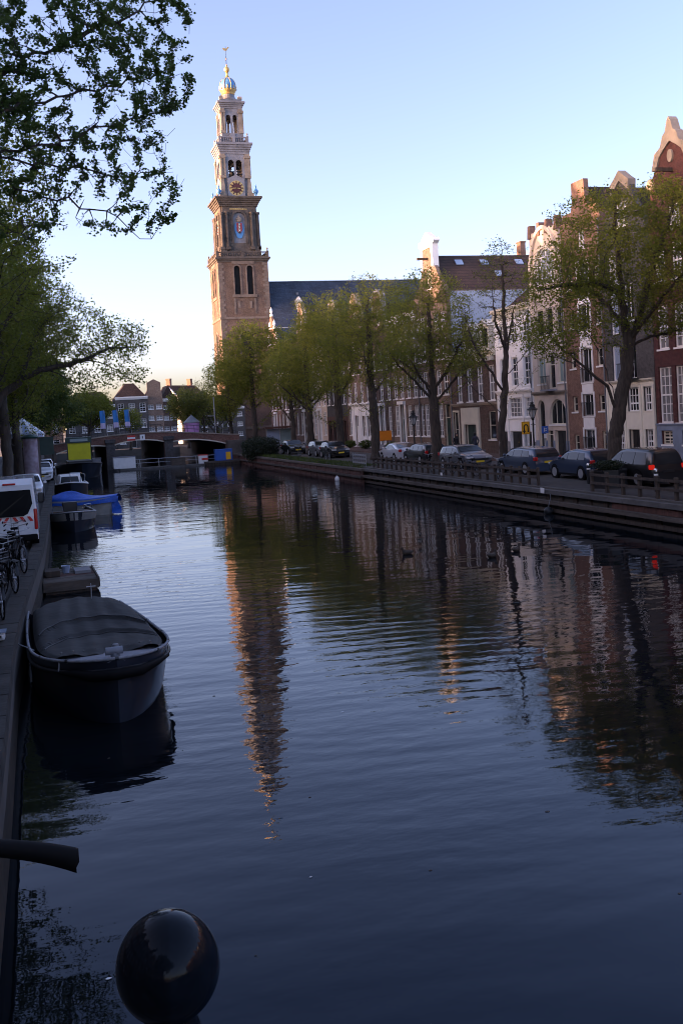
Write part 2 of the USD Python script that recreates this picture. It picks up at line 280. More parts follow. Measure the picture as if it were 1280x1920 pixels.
# ---------------------------------------------------------------- ground, water, quays
Z0 = 1.1
LQ = [(-0.70, -60), (-0.72, 12), (-0.78, 18), (-0.68, 23), (-0.33, 33), (-0.02, 54), (0.35, 75), (0.65, 98), (0.85, 116), (0.85, 168)]   # left quay edge
canal = Polygon([(x, y) for x, y in LQ] + [(21.2, 168), (21.2, -60)])
land = sbox(-700, -300, 700, 1500).difference(canal)
obj('ground', MB().poly(land, 2.4, 'xy', Z0 - 2.404), M['ground'], kind='structure')
obj('canal_water', MB().poly(sbox(-3, -59, 24, 169), 0.5, 'xy', -0.5), M['water'], kind='structure')
lq = lambda y: float(np.interp(y, [p[1] for p in LQ], [p[0] for p in LQ]))
obj('quay_pavement', MB().poly(sbox(21.5, -60, 31.0, 330).union(Polygon([(x - 0.34, y) for x, y in LQ] + [(-11, 168), (-11, -60)])), 0.008, 'xy', Z0 - 0.004), M['paving'], kind='structure')
obj('quay_road', MB().poly(sbox(25.6, -60, 29.2, 330).union(sbox(-7.6, -60, -3.2, 330)), 0.008, 'xy', Z0 + 0.001), M['asphalt'], kind='structure')
sw = MB(); sw.box(29.4, 32.96, -60, 329, Z0 + 0.004, Z0 + 0.12); sw.box(29.2, 29.4, -60, 329, Z0 + 0.005, Z0 + 0.13)
obj('sidewalk', sw, M['paving'], kind='structure')

rng = np.random.default_rng(7)
ql = thing('left_quay', None, None, (0, 0, 0), kind='structure')
P = []
ys = np.concatenate([np.arange(-20, 118, 1.0)])
w = MB(); w.grid(np.array([[[lq(y) - 0.05, y, Z0 - 0.02] for y in ys], [[lq(y), y, 0.5] for y in ys], [[lq(y) + 0.05, y, -0.5] for y in ys]]))
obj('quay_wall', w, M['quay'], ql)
y = 6.0
while y < 80:
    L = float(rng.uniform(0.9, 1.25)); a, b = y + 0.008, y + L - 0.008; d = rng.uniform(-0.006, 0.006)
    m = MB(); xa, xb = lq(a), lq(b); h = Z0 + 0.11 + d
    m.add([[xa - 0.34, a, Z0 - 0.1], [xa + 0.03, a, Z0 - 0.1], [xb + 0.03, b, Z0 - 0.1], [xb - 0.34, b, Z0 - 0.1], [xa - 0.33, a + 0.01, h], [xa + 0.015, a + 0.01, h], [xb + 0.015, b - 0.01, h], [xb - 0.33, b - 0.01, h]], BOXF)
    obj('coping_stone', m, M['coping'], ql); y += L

qr = thing('right_quay', None, None, (0, 0, 0), kind='structure')
obj('quay_wall', MB().box(21.55, 21.9, -20, 117, -0.5, Z0 - 0.2), M['quay'], qr)
y = 24.0
while y < 66:                                                     # concrete capping slabs over an open timber front
    obj('capping_slab', MB().box(20.95, 21.75, y + 0.006, y + 2.388, 0.84 + rng.uniform(-.004, .004), 1.02 + rng.uniform(-.006, .006)), M['concrete'], qr); y += 2.4
for k, y in enumerate(np.arange(24.3, 66.2, 1.2)):
    t = rng.uniform(-.02, .02); obj('pile', MB().box(21.12, 21.42, y - 0.15 + t, y + 0.15 + t, -0.6, 0.83), M['wood_dark'], qr)
y = 24.0
while y < 66:
    obj('waling_beam', MB().box(20.86, 21.10, y + 0.008, y + 3.59, 0.40 + rng.uniform(-.01, .01), 0.56 + rng.uniform(-.01, .01)), M['wood_grey'], qr); y += 3.6
for y in np.arange(24.6, 66, 2.4): obj('lower_beam', MB().box(21.0, 21.11, y, y + 2.38, 0.05, 0.2), M['wood_dark'], qr)
for k, y in enumerate(np.arange(30, 34.5, 0.75)): obj('board', MB().box(21.05, 21.11, y + .01, y + .74, 0.57, 0.83), M['wood_red'], qr)
obj('far_capping', MB().box(20.75, 21.75, 66.0, 117, 0.85, 1.02), M['wood_grey'], qr)
for y in np.arange(66.1, 117, 0.42): obj('sheet_plank', MB().box(20.82 + rng.uniform(0, .05), 20.95, y, y + 0.405, -0.6, 0.85), M['wood_red'], qr)
obj('far_waling', MB().box(20.66, 20.80, 66.0, 117, 0.36, 0.5), M['wood_dark'], qr)
gr = MB()
G = np.random.default_rng(5); n = 9000
gx, gy = G.uniform(21.0, 22.6, n), G.uniform(67, 112, n); h = G.uniform(.08, .3, n); a = G.uniform(0, 6.28, n); dx, dy = np.cos(a) * .03, np.sin(a) * .03
V = np.stack([np.stack([gx - dx, gy - dy, 1.0 + 0 * h], 1), np.stack([gx + dx, gy + dy, 1.0 + 0 * h], 1), np.stack([gx + G.normal(0, .06, n), gy + G.normal(0, .06, n), 1.0 + h], 1)], 1).reshape(-1, 3)
gr.add(V, np.arange(3 * n).reshape(-1, 3))
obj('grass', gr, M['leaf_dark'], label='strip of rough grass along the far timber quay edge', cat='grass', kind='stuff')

# ---------------------------------------------------------------- houses
STYLE = {'s': (2, 4, 'glass_mid', 1), 't': (3, 6, 'glass_mid', 1), 'd': (2, 4, 'glass', 1), 'f': (2, 1, 'glass', 0), 'b': (3, 4, 'glass', 1), 'c': (2, 1, 'glass_green', 0), 'u': (1, 1, 'glass_blue', 0), 'p': (1, 2, 'glass', 0),
         'w': (4, 3, 'glass', 1), 'k': (3, 1, 'glass', 0), 'h': (4, 4, 'glass_mid', 0)}
class House:
    def __init__(s, name, label, y0, y1, eave, wall, xf=33.0, rz=0.0, depth=11.0, zb=Z0, yc=None, group=None, cat='house'):
        s.yc = (y0 + y1) / 2 if yc is None else yc; s.zb = zb; s.depth = depth; s.wall = wall
        loc = (xf, s.yc, zb) if rz == 0 else (xf[0], xf[1], zb)
        if rz: s.yc = yc or 0.0
        s.p = thing(name, label, cat, loc, rz, group)
        s.u0, s.u1, s.h = y0 - s.yc, y1 - s.yc, eave - zb
        s.holes = []; s.top = None
    def outline(s, pts): s.top = [(y - s.yc, z - s.zb) for y, z in pts]; return s
    def hole(s, a, b, z0, z1, arch):
        h = sbox(a, z0, b, z1)
        if arch:
            r = (b - a) / 2; rr = min(r, z1 - z0); h = sbox(a, z0, b, z1 - rr).union(Polygon([((a + b) / 2 + r * math.cos(t), z1 - rr + rr * math.sin(t)) for t in np.linspace(0, math.pi, 17)]))
        s.holes.append(h); return h
    def win(s, y0, y1, z0, z1, style='s', arch=False, frame='white_paint', sill='white_paint', pane=None, name='window', fw=0.075, surround=None):
        a, b, z0, z1 = y0 - s.yc, y1 - s.yc, z0 - s.zb, z1 - s.zb
        nx, ny, pm, meet = STYLE[style]; h = s.hole(a, b, z0, z1, arch)
        m = MB(); inner = h.buffer(-fw, join_style=2); ring = h.difference(inner)
        bars = []
        for i in range(1, nx): x = a + (b - a) * i / nx; bars.append(sbox(x - 0.02, z0, x + 0.02, z1))
        for j in range(1, ny):
            z = z0 + (z1 - z0) * j / ny; t = 0.045 if (meet and j == ny // 2) else 0.02; bars.append(sbox(a, z - t, b, z + t))
        m.poly(ring, 0.10, 'yz', 0.10)
        if bars: m.poly(unary_union(bars).intersection(inner), 0.05, 'yz', 0.13)
        w = obj(name, m, M[frame], s.p)
        obj('pane', MB().poly(h.buffer(-0.02, join_style=2), 0.02, 'yz', 0.165), M[pane or pm], w)
        if sill: obj('sill', MB().box(-0.07, 0.12, a - 0.08, b + 0.08, z0 - 0.10, z0 - 0.002), M[sill], w)
        if surround:
            o = h.buffer(0.13, join_style=2).difference(h.buffer(0.003)).intersection(sbox(a - 1, z0, b + 1, z1 + 1)); obj('surround', MB().poly(o, 0.06, 'yz', -0.055), M[surround], w)
        return w
    def door(s, y0, y1, z0, z1, m='black', frame='cream_paint', light=0.5, arch=False):
        a, b, z0, z1 = y0 - s.yc, y1 - s.yc, z0 - s.zb, z1 - s.zb; h = s.hole(a, b, z0, z1, arch)
        leaf = MB(); zt = z1 - light if light else z1
        leaf.box(0.20, 0.26, a + 0.06, b - 0.06, z0, zt - 0.03)
        for k, (u, v) in enumerate(((.12, .46), (.54, .88))):
            leaf.box(0.18, 0.205, a + (b - a) * u, a + (b - a) * v, z0 + 0.15, z0 + (zt - z0) * .45); leaf.box(0.18, 0.205, a + (b - a) * u, a + (b - a) * v, z0 + (zt - z0) * .52, zt - .2)
        d = obj('door', leaf, M[m], s.p)
        f = MB(); f.poly(h.difference(h.buffer(-0.055, join_style=2)), 0.14, 'yz', 0.10); f.box(0.12, 0.2, a + .056, b - .056, zt - 0.028, zt + 0.028); obj('frame', f, M[frame], d)
        if light: obj('pane', MB().box(0.2, 0.22, a + .056, b - .056, zt + .03, z1 - .05), M['glass'], d)
        obj('handle', MB().lathe([(0.0, 0), (0.035, 0.01), (0.035, 0.03), (0, 0.05)], 8, (0.13, b - .14 if b - a < 2 else (a + b) / 2, z0 + 1.0), 'x'), M['gold'], d)
        return d
    def panel(s, name, y0, y1, z0, z1, m, x0=-0.05, x1=-0.003, parent=None):
        return obj(name, MB().box(x0, x1, y0 - s.yc, y1 - s.yc, z0 - s.zb, z1 - s.zb), M[m], parent or s.p)
    def cornice(s, z, h=0.35, m='white_paint', out=0.3, y0=None, y1=None, brackets=0):
        a = s.u0 if y0 is None else y0 - s.yc; b = s.u1 if y1 is None else y1 - s.yc; z -= s.zb
        c = MB(); c.box(-out, 0.3, a + .004, b - .004, z + h * .62, z + h); c.box(-out * .7, -.003, a + .005, b - .005, z + h * .35, z + h * .62 - .001); c.box(-out * .35, -.002, a + .006, b - .006, z, z + h * .35 - .001)
        o = obj('cornice', c, M[m], s.p)
        if brackets:
            k = MB()
            for u in np.linspace(a + .3, b - .3, brackets): k.box(-out * .8, -.004, u - .07, u + .07, z - .35, z - .003)
            obj('brackets', k, M[m], o)
        return o
    def finish(s, roof='gable', ridge=None, rm='tile', chimney=()):
        top = s.top or [(s.u1, s.h), (s.u0, s.h)]
        out = Polygon([(s.u0, 0), (s.u1, 0)] + top).buffer(0)
        wall = out.difference(unary_union(s.holes)) if s.holes else out
        obj('wall', MB().poly(wall, 0.34, 'yz', 0.0), M[s.wall], s.p)
        D = s.depth
        obj('side_wall', MB().box(0.342, D, s.u0 + .006, s.u1 - .006, 0, s.h - .01), M[s.wall], s.p)
        r = None
        if roof == 'gable':
            zr = ridge - s.zb; c = (s.u0 + s.u1) / 2
            r = obj('roof', MB().poly(Polygon([(s.u0 - .0, s.h - .008), (s.u1 + .0, s.h - .008), (c, zr)]), D - .5, 'yz', 0.345), M[rm], s.p)
        elif roof == 'hip':
            zr = ridge - s.zb; e = min(2.6, (s.u1 - s.u0) / 2.2)
            V = [[0.34, s.u0, s.h], [0.34, s.u1, s.h], [D, s.u1, s.h], [D, s.u0, s.h], [e, s.u0 + e * .8, zr], [e, s.u1 - e * .8, zr], [D - e, s.u1 - e * .8, zr], [D - e, s.u0 + e * .8, zr]]
            r = obj('roof', MB().add(V, BOXF[:, ::-1]), M[rm], s.p)
        elif roof == 'mansard':
            zr = ridge - s.zb
            r = obj('roof', MB().poly(Polygon([(0.34, s.h), (D, s.h), (D - 1.5, zr - .6), (D / 2, zr), (2.4, zr - .6)]), s.u1 - s.u0, 'xz', s.u0), M[rm], s.p)
        else:
            r = obj('roof', MB().box(0.35, D - .02, s.u0 + .02, s.u1 - .02, s.h - .009, s.h + .12), M['lead'], s.p)
        for (x, y, z, w) in chimney:
            c = MB(); u = y - s.yc; zz = z - s.zb; c.box(x - w / 2, x + w / 2, u - w * .8, u + w * .8, s.h - .3, zz); c.box(x - w / 2 - .05, x + w / 2 + .05, u - w * .8 - .05, u + w * .8 + .05, zz + .001, zz + .12)
            obj('chimney', c, M['red_brick'], r)
        return s
def arc(cy, cz, ry, rz, t0, t1, n=12): return [(cy + ry * math.cos(t), cz + rz * math.sin(t)) for t in np.linspace(t0, t1, n)]
PI = math.pi

# A: nearest, dark red brick, bell gable in the sun
A = House('gable_house', 'dark red brick gable house with tall white sash windows and a blue basement', 44.3, 48.95, 15.6, 'purple_brick', depth=12)
A.outline([(44.3, 15.6), (44.5, 15.6), (44.6, 16.6), (45.0, 17.2), (45.2, 18.1)] + [(45.75, 18.35), (46.0, 18.9), (46.25, 19.05), (46.45, 19.6), (46.6, 19.75), (46.75, 19.6), (46.95, 19.05), (47.2, 18.9), (47.45, 18.35)] + [(48.0, 18.1), (48.2, 17.2), (48.6, 16.6), (48.75, 15.6), (48.95, 15.6)][::1])
A.top = A.top[::-1]
for (a, b) in ((47.42, 48.62), (45.9, 47.08), (44.5, 45.6)):
    A.win(a, b, 3.4, 6.5, 't', pane='glass_mid'); A.win(a + .1, b - .1, 7.5, 9.9, 's', arch=False); A.win(a + .15, b - .1, 11.2, 13.2, 'b')
A.win(46.1, 47.1, 13.9, 15.2, 's'); A.win(47.5, 48.5, 2.2, 2.95, 'd', frame='cream_paint'); A.win(45.6, 46.6, 2.2, 2.95, 'd', frame='cream_paint')
A.panel('basement_facing', 44.32, 48.94, 1.12, 3.22, 'blue_stone', -0.05, -0.003) if False else None
bf = sbox(44.32 - A.yc, 0.02, 48.94 - A.yc, 2.12).difference(unary_union(A.holes).buffer(.02)); obj('basement_facing', MB().poly(bf, 0.05, 'yz', -0.053), M['blue_stone'], A.p)
A.cornice(3.2, .16, 'blue_stone', .12)
g = Polygon([(y - A.yc, z - 1.1) for y, z in [(44.9, 17.3), (45.2, 18.15), (45.75, 18.4), (46.0, 18.95), (46.25, 19.1), (46.45, 19.68), (46.6, 19.85), (46.75, 19.68), (46.95, 19.1), (47.2, 18.95), (47.45, 18.4), (48.0, 18.15), (48.3, 17.3), (47.9, 17.3), (47.6, 17.9), (47.2, 18.2), (46.6, 18.55), (46.0, 18.2), (45.6, 17.9), (45.3, 17.3)]]).buffer(0)
gc = obj('gable_coping', MB().poly(g, 0.5, 'yz', -0.10), M['sand'], A.p)
obj('shield', MB().poly(Polygon([(u - A.yc, z - 1.1) for u, z in arc(46.6, 17.75, .22, .34, 0, 2 * PI, 14)[:-1]]), .12, 'yz', -.12), M['sand'], gc)
for sg in (44.62, 48.58): obj('scroll', MB().lathe([(0, -.1), (.28, -.1), (.34, 0), (.28, .34), (0, .34)], 14, (0, sg - A.yc, 15.55), 'x'), M['sand'], gc)
A.finish('gable', 17.6, 'tile')
# hanging stair rail of A is too dark to read; B
B = House('loggia_house', 'dark grey house with pale blue window strips above a cream two storey front', 49.0, 54.0, 13.9, 'grey_brick')
B.outline([(54.0, 13.9), (53.6, 15.2), (52.9, 16.3), (52.5, 17.4), (51.6, 18.0), (50.7, 17.4), (50.3, 16.3), (49.5, 15.2), (49.0, 13.9)])
obj('cream_front', MB().poly(sbox(49.02 - B.yc, .02, 53.98 - B.yc, 4.75).difference(unary_union([sbox(a - B.yc, c - 1.1, b - B.yc, d - 1.1) for a, b, c, d in [(50.57, 51.8, 4.1, 5.5), (49.12, 50.12, 4.1, 5.5), (52.2, 53.1, 4.1, 5.5), (49.1, 50.08, 2.0, 3.05), (52.2, 53.02, 1.8, 3.05), (50.63, 51.78, 1.12, 3.05)]])), .06, 'yz', -.063), M['cream'], B.p)
for a, b, c, d in [(50.57, 51.8, 4.1, 5.5), (49.12, 50.12, 4.1, 5.5), (52.2, 53.1, 4.1, 5.5)]: B.win(a, b, c, d, 'w', frame='white_paint', sill='cream_paint')
B.win(49.1, 50.08, 2.0, 3.05, 'w', sill='cream_paint'); B.win(52.2, 53.02, 1.8, 3.05, 'w', sill='cream_paint'); B.door(50.63, 51.78, 1.12, 3.05, 'black', light=0)
for y in (49.03, 50.3, 51.95, 53.8): B.panel('pilaster', y, y + .16, 1.15, 5.6, 'cream', -.12, -.066)
B.cornice(5.75, .22, 'cream_paint', .2)
B.win(52.45, 53.3, 5.98, 8.1, 'u', sill=None); B.win(52.4, 53.25, 8.75, 11.2, 'u', sill=None); B.win(50.75, 51.75, 6.0, 8.8, 'f'); B.win(50.75, 51.75, 9.4, 11.6, 'f'); B.win(52.2, 53.3, 11.7, 13.5, 's'); B.win(51.0, 52.2, 15.0, 16.4, 's')
bal = MB()
for y in np.arange(50.3, 52.0, .12): bal.box(-.5, -.48, y - B.yc, y + .02 - B.yc, 4.92, 5.8)
bal.box(-.52, -.46, 50.25 - B.yc, 52.05 - B.yc, 5.8, 5.85); bal.box(-.52, -.004, 50.25 - B.yc, 52.05 - B.yc, 4.88, 4.92); obj('balcony', bal, M['black_metal'], B.p)
obj('gable_coping', MB().poly(Polygon([(u - B.yc, z - 1.1) for u, z in [(52.55, 16.9), (52.6, 17.5), (52.2, 17.75), (51.6, 18.2), (51.0, 17.75), (50.6, 17.5), (50.65, 16.9), (51.6, 17.6)]]), .5, 'yz', -.1), M['sand'], B.p)
B.finish('gable', 16.9, 'tile')
# C: brown brick with the white window strip
C = House('brown_house', 'plain brown brick house with one vertical white strip of french windows', 54.0, 58.85, 16.4, 'red_brick')
C.outline([(58.85, 16.4), (58.5, 16.4), (58.5, 16.95), (57.4, 16.95), (57.2, 17.4), (57.2, 18.75), (55.7, 18.75), (55.6, 17.4), (55.3, 16.95), (54.3, 16.95), (54.3, 16.4), (54.0, 16.4)])
for z0, z1 in ((1.7, 3.05), (3.9, 5.3), (6.05, 8.2), (9.3, 11.0), (11.5, 13.6)):
    C.win(55.6, 56.9, z0, z1, 'f', frame='white_paint', sill='white_paint', surround='white_paint')
    rl = MB()
    for y in np.arange(55.6, 56.95, .11): rl.box(-.12, -.10, y - C.yc, y + .018 - C.yc, z0 - 1.1, z0 - .25)
    rl.box(-.13, -.09, 55.55 - C.yc, 56.95 - C.yc, z0 - .26, z0 - .22); obj('window_rail', rl, M['black_metal'], C.p)
for z0, z1 in ((3.16, 3.78), (5.42, 5.93), (8.34, 9.18), (11.13, 11.38)): C.panel('white_panel', 55.6, 56.9, z0, z1, 'white_paint')
for z0, z1 in ((1.7, 2.7), (4.2, 5.2), (7.0, 8.1), (9.6, 10.6), (12.1, 13.2)):
    C.win(57.6, 58.25, z0, z1, 'p', frame='cream_paint'); C.win(54.35, 55.0, max(z0, 4.2) if z0 < 3 else z0, max(z1, 5.1) if z0 < 3 else z1, 'p', frame='cream_paint') if z0 > 3 else None
C.door(54.0 + .08, 54.82, 1.12, 2.95, 'black', light=.25); C.win(55.9, 56.7, 14.4, 15.6, 's')
C.finish('gable', 18.4, 'tile')
# D: beige with arches
D = House('arched_house', 'beige plaster house with arched ground floor and a curved parapet with small stone finials', 58.88, 63.55, 14.4, 'beige')
D.outline([(63.55, 14.4), (63.55, 14.5), (63.2, 14.5), (63.2, 16.6), (62.7, 16.65)] + arc(61.2, 15.9, 1.6, .95, .25 * PI, .75 * PI, 8)[::1] [::-1][::-1] + [(59.7, 16.65), (59.2, 16.6), (59.2, 14.5), (58.88, 14.5), (58.88, 14.4)])
D.win(62.1, 63.05, 1.3, 5.1, 'p', arch=True, frame='cream_paint', sill=None); D.win(59.15, 61.4, 3.4, 5.1, 'k', arch=True, frame='cream_paint'); D.door(59.3, 60.8, 1.12, 3.0, 'black', light=0); D.door(61.05, 61.85, 1.12, 3.0, 'black', light=.3)
D.door(60.4, 61.3, 5.85, 8.05, 'glass', 'cream_paint', light=.6); D.win(61.7, 62.85, 6.2, 8.0, 'c', frame='cream_paint'); D.win(58.98, 60.0, 6.2, 8.0, 'c', frame='cream_paint')
for a, b in ((61.7, 62.8), (60.4, 61.4), (59.0, 60.0)): D.win(a, b, 9.5, 11.3, 'p', frame='cream_paint')
D.win(59.9, 62.5, 13.0, 15.4, 'h', arch=True, frame='white_paint', surround='cream_paint')
obj('arch_moulding', MB().poly(Polygon(arc(61.2 - D.yc, 12.4, 2.1, 3.4, .08, PI - .08, 24) + arc(61.2 - D.yc, 12.4, 1.85, 3.15, PI - .08, .08, 24)), .16, 'yz', -.16), M['beige'], D.p)
D.cornice(5.42, .26, 'sand', .2); D.cornice(12.1, .3, 'cream_paint', .25)
for y in (63.05, 61.75, 60.6, 59.35): obj('finial', MB().box(-.12, .4, y - .2 - D.yc, y + .2 - D.yc, 15.2, 16.1, .04), M['red_brick'], D.p)
D.panel('balcony_slab', 60.2, 61.5, 5.68, 5.8, 'grey_stone', -.6, -.003); bal = MB()
for y in np.arange(60.22, 61.5, .11): bal.box(-.57, -.55, y - D.yc, y + .018 - D.yc, 4.701, 5.55)
bal.box(-.59, -.53, 60.2 - D.yc, 61.5 - D.yc, 5.55, 5.6); obj('balcony_rail', bal, M['black_metal'], D.p)
obj('plinth', MB().poly(sbox(58.9 - D.yc, .01, 63.5 - D.yc, 1.2).difference(unary_union(D.holes).buffer(.03)), .05, 'yz', -.052), M['blue_stone'], D.p)
D.finish('flat')
# E: white
E_ = House('white_house', 'white painted house with grey shuttered shop front behind the slender tree', 63.58, 69.48, 11.7, 'white')
for a, b in ((65.9, 66.9), (64.0, 65.0), (67.9, 68.8)): E_.win(a, b, 6.25, 8.35, 's', pane='glass'); E_.win(a, b, 9.4, 10.85, 's', pane='glass')
E_.win(65.5, 67.6, 3.95, 5.4, 'h', pane='glass_mid'); E_.win(64.15, 65.1, 3.95, 5.4, 'h'); E_.win(68.0, 69.1, 3.95, 5.4, 'h')
E_.door(65.55, 67.6, 1.12, 2.95, 'black', 'white_paint', light=0); E_.door(64.2, 65.0, 1.12, 2.95, 'black', 'white_paint', light=0); E_.door(68.0, 69.0, 1.12, 2.95, 'black', 'white_paint', light=0)
E_.cornice(5.7, .3, 'white_paint', .22); E_.cornice(11.6, .45, 'cream_paint', .35, brackets=8)
for y in (65.2, 67.7, 63.62, 69.2): E_.panel('pilaster', y, y + .26, 2.2, 5.65, 'white_paint', -.06, -.003); E_.panel('pilaster_foot', y - .02, y + .28, 1.12, 2.18, 'plinth', -.08, -.004)
E_.finish('hip', 14.0, 'tile', [(3.2, 64.6, 14.3, .5)])
# F: dark brown brick with mansard and two dormers
F_ = House('mansard_house', 'dark brown brick house with cream cornice and dormer windows in its mansard roof', 69.52, 78.5, 8.9, 'dark_brick')
for a, b in ((72.0, 73.1), (69.85, 70.95), (74.05, 75.15), (76.1, 77.15)): F_.win(a, b, 5.35, 8.05, 's', pane='glass_mid')
F_.win(70.0, 71.3, 2.3, 4.5, 'p', frame='cream_paint', pane='glass'); F_.win(77.1, 78.2, 1.6, 4.55, 'p', frame='cream_paint', surround='cream_paint'); F_.door(73.35, 75.8, 1.12, 3.5, 'dark_green', 'cream_paint', light=0)
dd = unary_union(F_.holes).buffer(.003); obj('door_surround', MB().poly(sbox(72.85 - F_.yc, .02, 76.3 - F_.yc, 3.75).difference(dd), .16, 'yz', -.163), M['cream_paint'], F_.p)
F_.cornice(5.0, .22, 'sand', .16); F_.cornice(8.75, .65, 'cream_paint', .5, brackets=12)
for a, b in ((74.8, 76.6), (71.6, 73.3)):
    u, v = a - F_.yc, b - F_.yc; m = MB(); m.box(.5, 2.6, u, u + .2, 8.35, 10.1); m.box(.5, 2.6, v - .2, v, 8.35, 10.1); m.box(.5, .7, u + .2, v - .2, 8.35, 8.55); m.box(.5, .7, u + .2, v - .2, 9.9, 10.1); m.poly(Polygon([(u - .15, 10.1), (v + .15, 10.1), ((u + v) / 2, 10.65)]), 2.6, 'yz', .35)
    d = obj('dormer', m, M['cream_paint'], F_.p); obj('pane', MB().box(.62, .66, u + .2, v - .2, 8.55, 9.9), M['glass'], d)
F_.finish('mansard', 11.6, 'tile', [(6.0, 70.4, 13.2, .6)])
# G1: neck gable, pale side wall, brown tiled roof
G1 = House('tall_gable_house', 'tall house with white neck gable, pale grey side wall and brown tiled roof', 78.55, 86.0, 14.9, 'brown_brick', depth=13.5)
G1.outline([(86.0, 14.9), (85.6, 15.4), (84.6, 15.9), (83.6, 17.4), (83.5, 19.3), (83.0, 19.9), (81.4, 19.9), (80.9, 19.3), (80.8, 17.4), (79.6, 15.9), (78.9, 15.4), (78.55, 14.9)])
for z0, z1, st in ((2.5, 5.4, 't'), (6.1, 8.3, 's'), (9.2, 11.0, 's'), (11.8, 13.2, 's')):
    for k, a in enumerate((78.95, 80.5, 82.2, 83.75, 85.0)[:5 if z0 > 3 else 5]):
        if z0 < 3 and k == 0: G1.door(78.9, 80.2, 1.6, 5.3, 'dark_green', light=1.2); continue
        G1.win(a, a + (.95 if k == 4 else 1.2) - .05, z0, z1, st, pane='glass_mid' if (k + int(z0)) % 2 else 'glass')
G1.win(81.6, 82.7, 15.5, 17.2, 's')
gcp = obj('gable_coping', MB().poly(Polygon([(u - G1.yc, z - 1.1) for u, z in [(80.75, 17.2), (80.7, 19.2), (80.3, 19.45), (80.5, 19.75), (81.0, 19.8), (82.2, 20.45), (83.4, 19.8), (83.9, 19.75), (84.1, 19.45), (83.7, 19.2), (83.65, 17.2), (83.3, 17.2), (83.2, 19.0), (81.2, 19.0), (81.1, 17.2)]]), .55, 'yz', -.12), M['white_paint'], G1.p)
G1.finish('gable', 18.4, 'tile', [(9.5, 83.0, 19.6, .5)])
obj('side_cladding', MB().box(.36, 13.4, 78.50 - G1.yc, 78.55 - G1.yc, 7.8, 13.7), M['pale_slate'], G1.p)
sk = [(2.6, 17.6), (5.0, 17.6), (8.4, 17.6), (5.8, 16.4), (11.5, 17.5)]
for x, z in sk:
    t = (18.4 - z) / 3.5; u = -(t * 3.725); m = MB(); m.add([[x - .35, u - .25, z - 1.1 - .20], [x + .35, u - .25, z - 1.1 - .2], [x + .35, u + .2, z - 1.1 + .27], [x - .35, u + .2, z - 1.1 + .27], [x - .35, u - .3, z - 1.1 - .14], [x + .35, u - .3, z - 1.1 - .14], [x + .35, u + .15, z - 1.1 + .33], [x - .35, u + .15, z - 1.1 + .33]], BOXF); obj('skylight', m, M['glass_blue'], G1.p)
# the row further up the quay
row = [('brick_row_house', 'brown brick row house with a white door case behind the white parked car', 86.04, 93.3, 13.6, 'brown_brick', 'cornice'),
       ('cornice_row_house', 'narrow brown brick row house with a bare white cornice behind the orange road sign', 93.34, 100.0, 12.8, 'dark_brick', 'neck'),
       ('white_door_house', 'house with a white plastered ground floor and pilastered door, left of the orange road sign', 100.04, 108.9, 13.5, 'brown_brick', 'bell'),
       ('shop_house', 'grey house over a reddish shop front behind the two thick tree trunks', 108.94, 117.5, 13.8, 'grey_brick', 'neck'),
       ('narrow_row_house', 'pale narrow house half hidden between two tree crowns', 117.54, 124.5, 13.2, 'beige', 'cornice'),
       ('tall_window_house', 'slim house with white window bands left of the shop house', 124.54, 131.5, 15.4, 'dark_brick', 'bell'),
       ('church_side_house', 'low brown house beside the foot of the church', 131.54, 142.5, 11.0, 'dark_brick', 'cornice'),
       ('ornate_gable_house', 'narrow house with an ornate pinnacled white gable next to the tower', 142.54, 149.0, 16.0, 'red_brick', 'orn')]
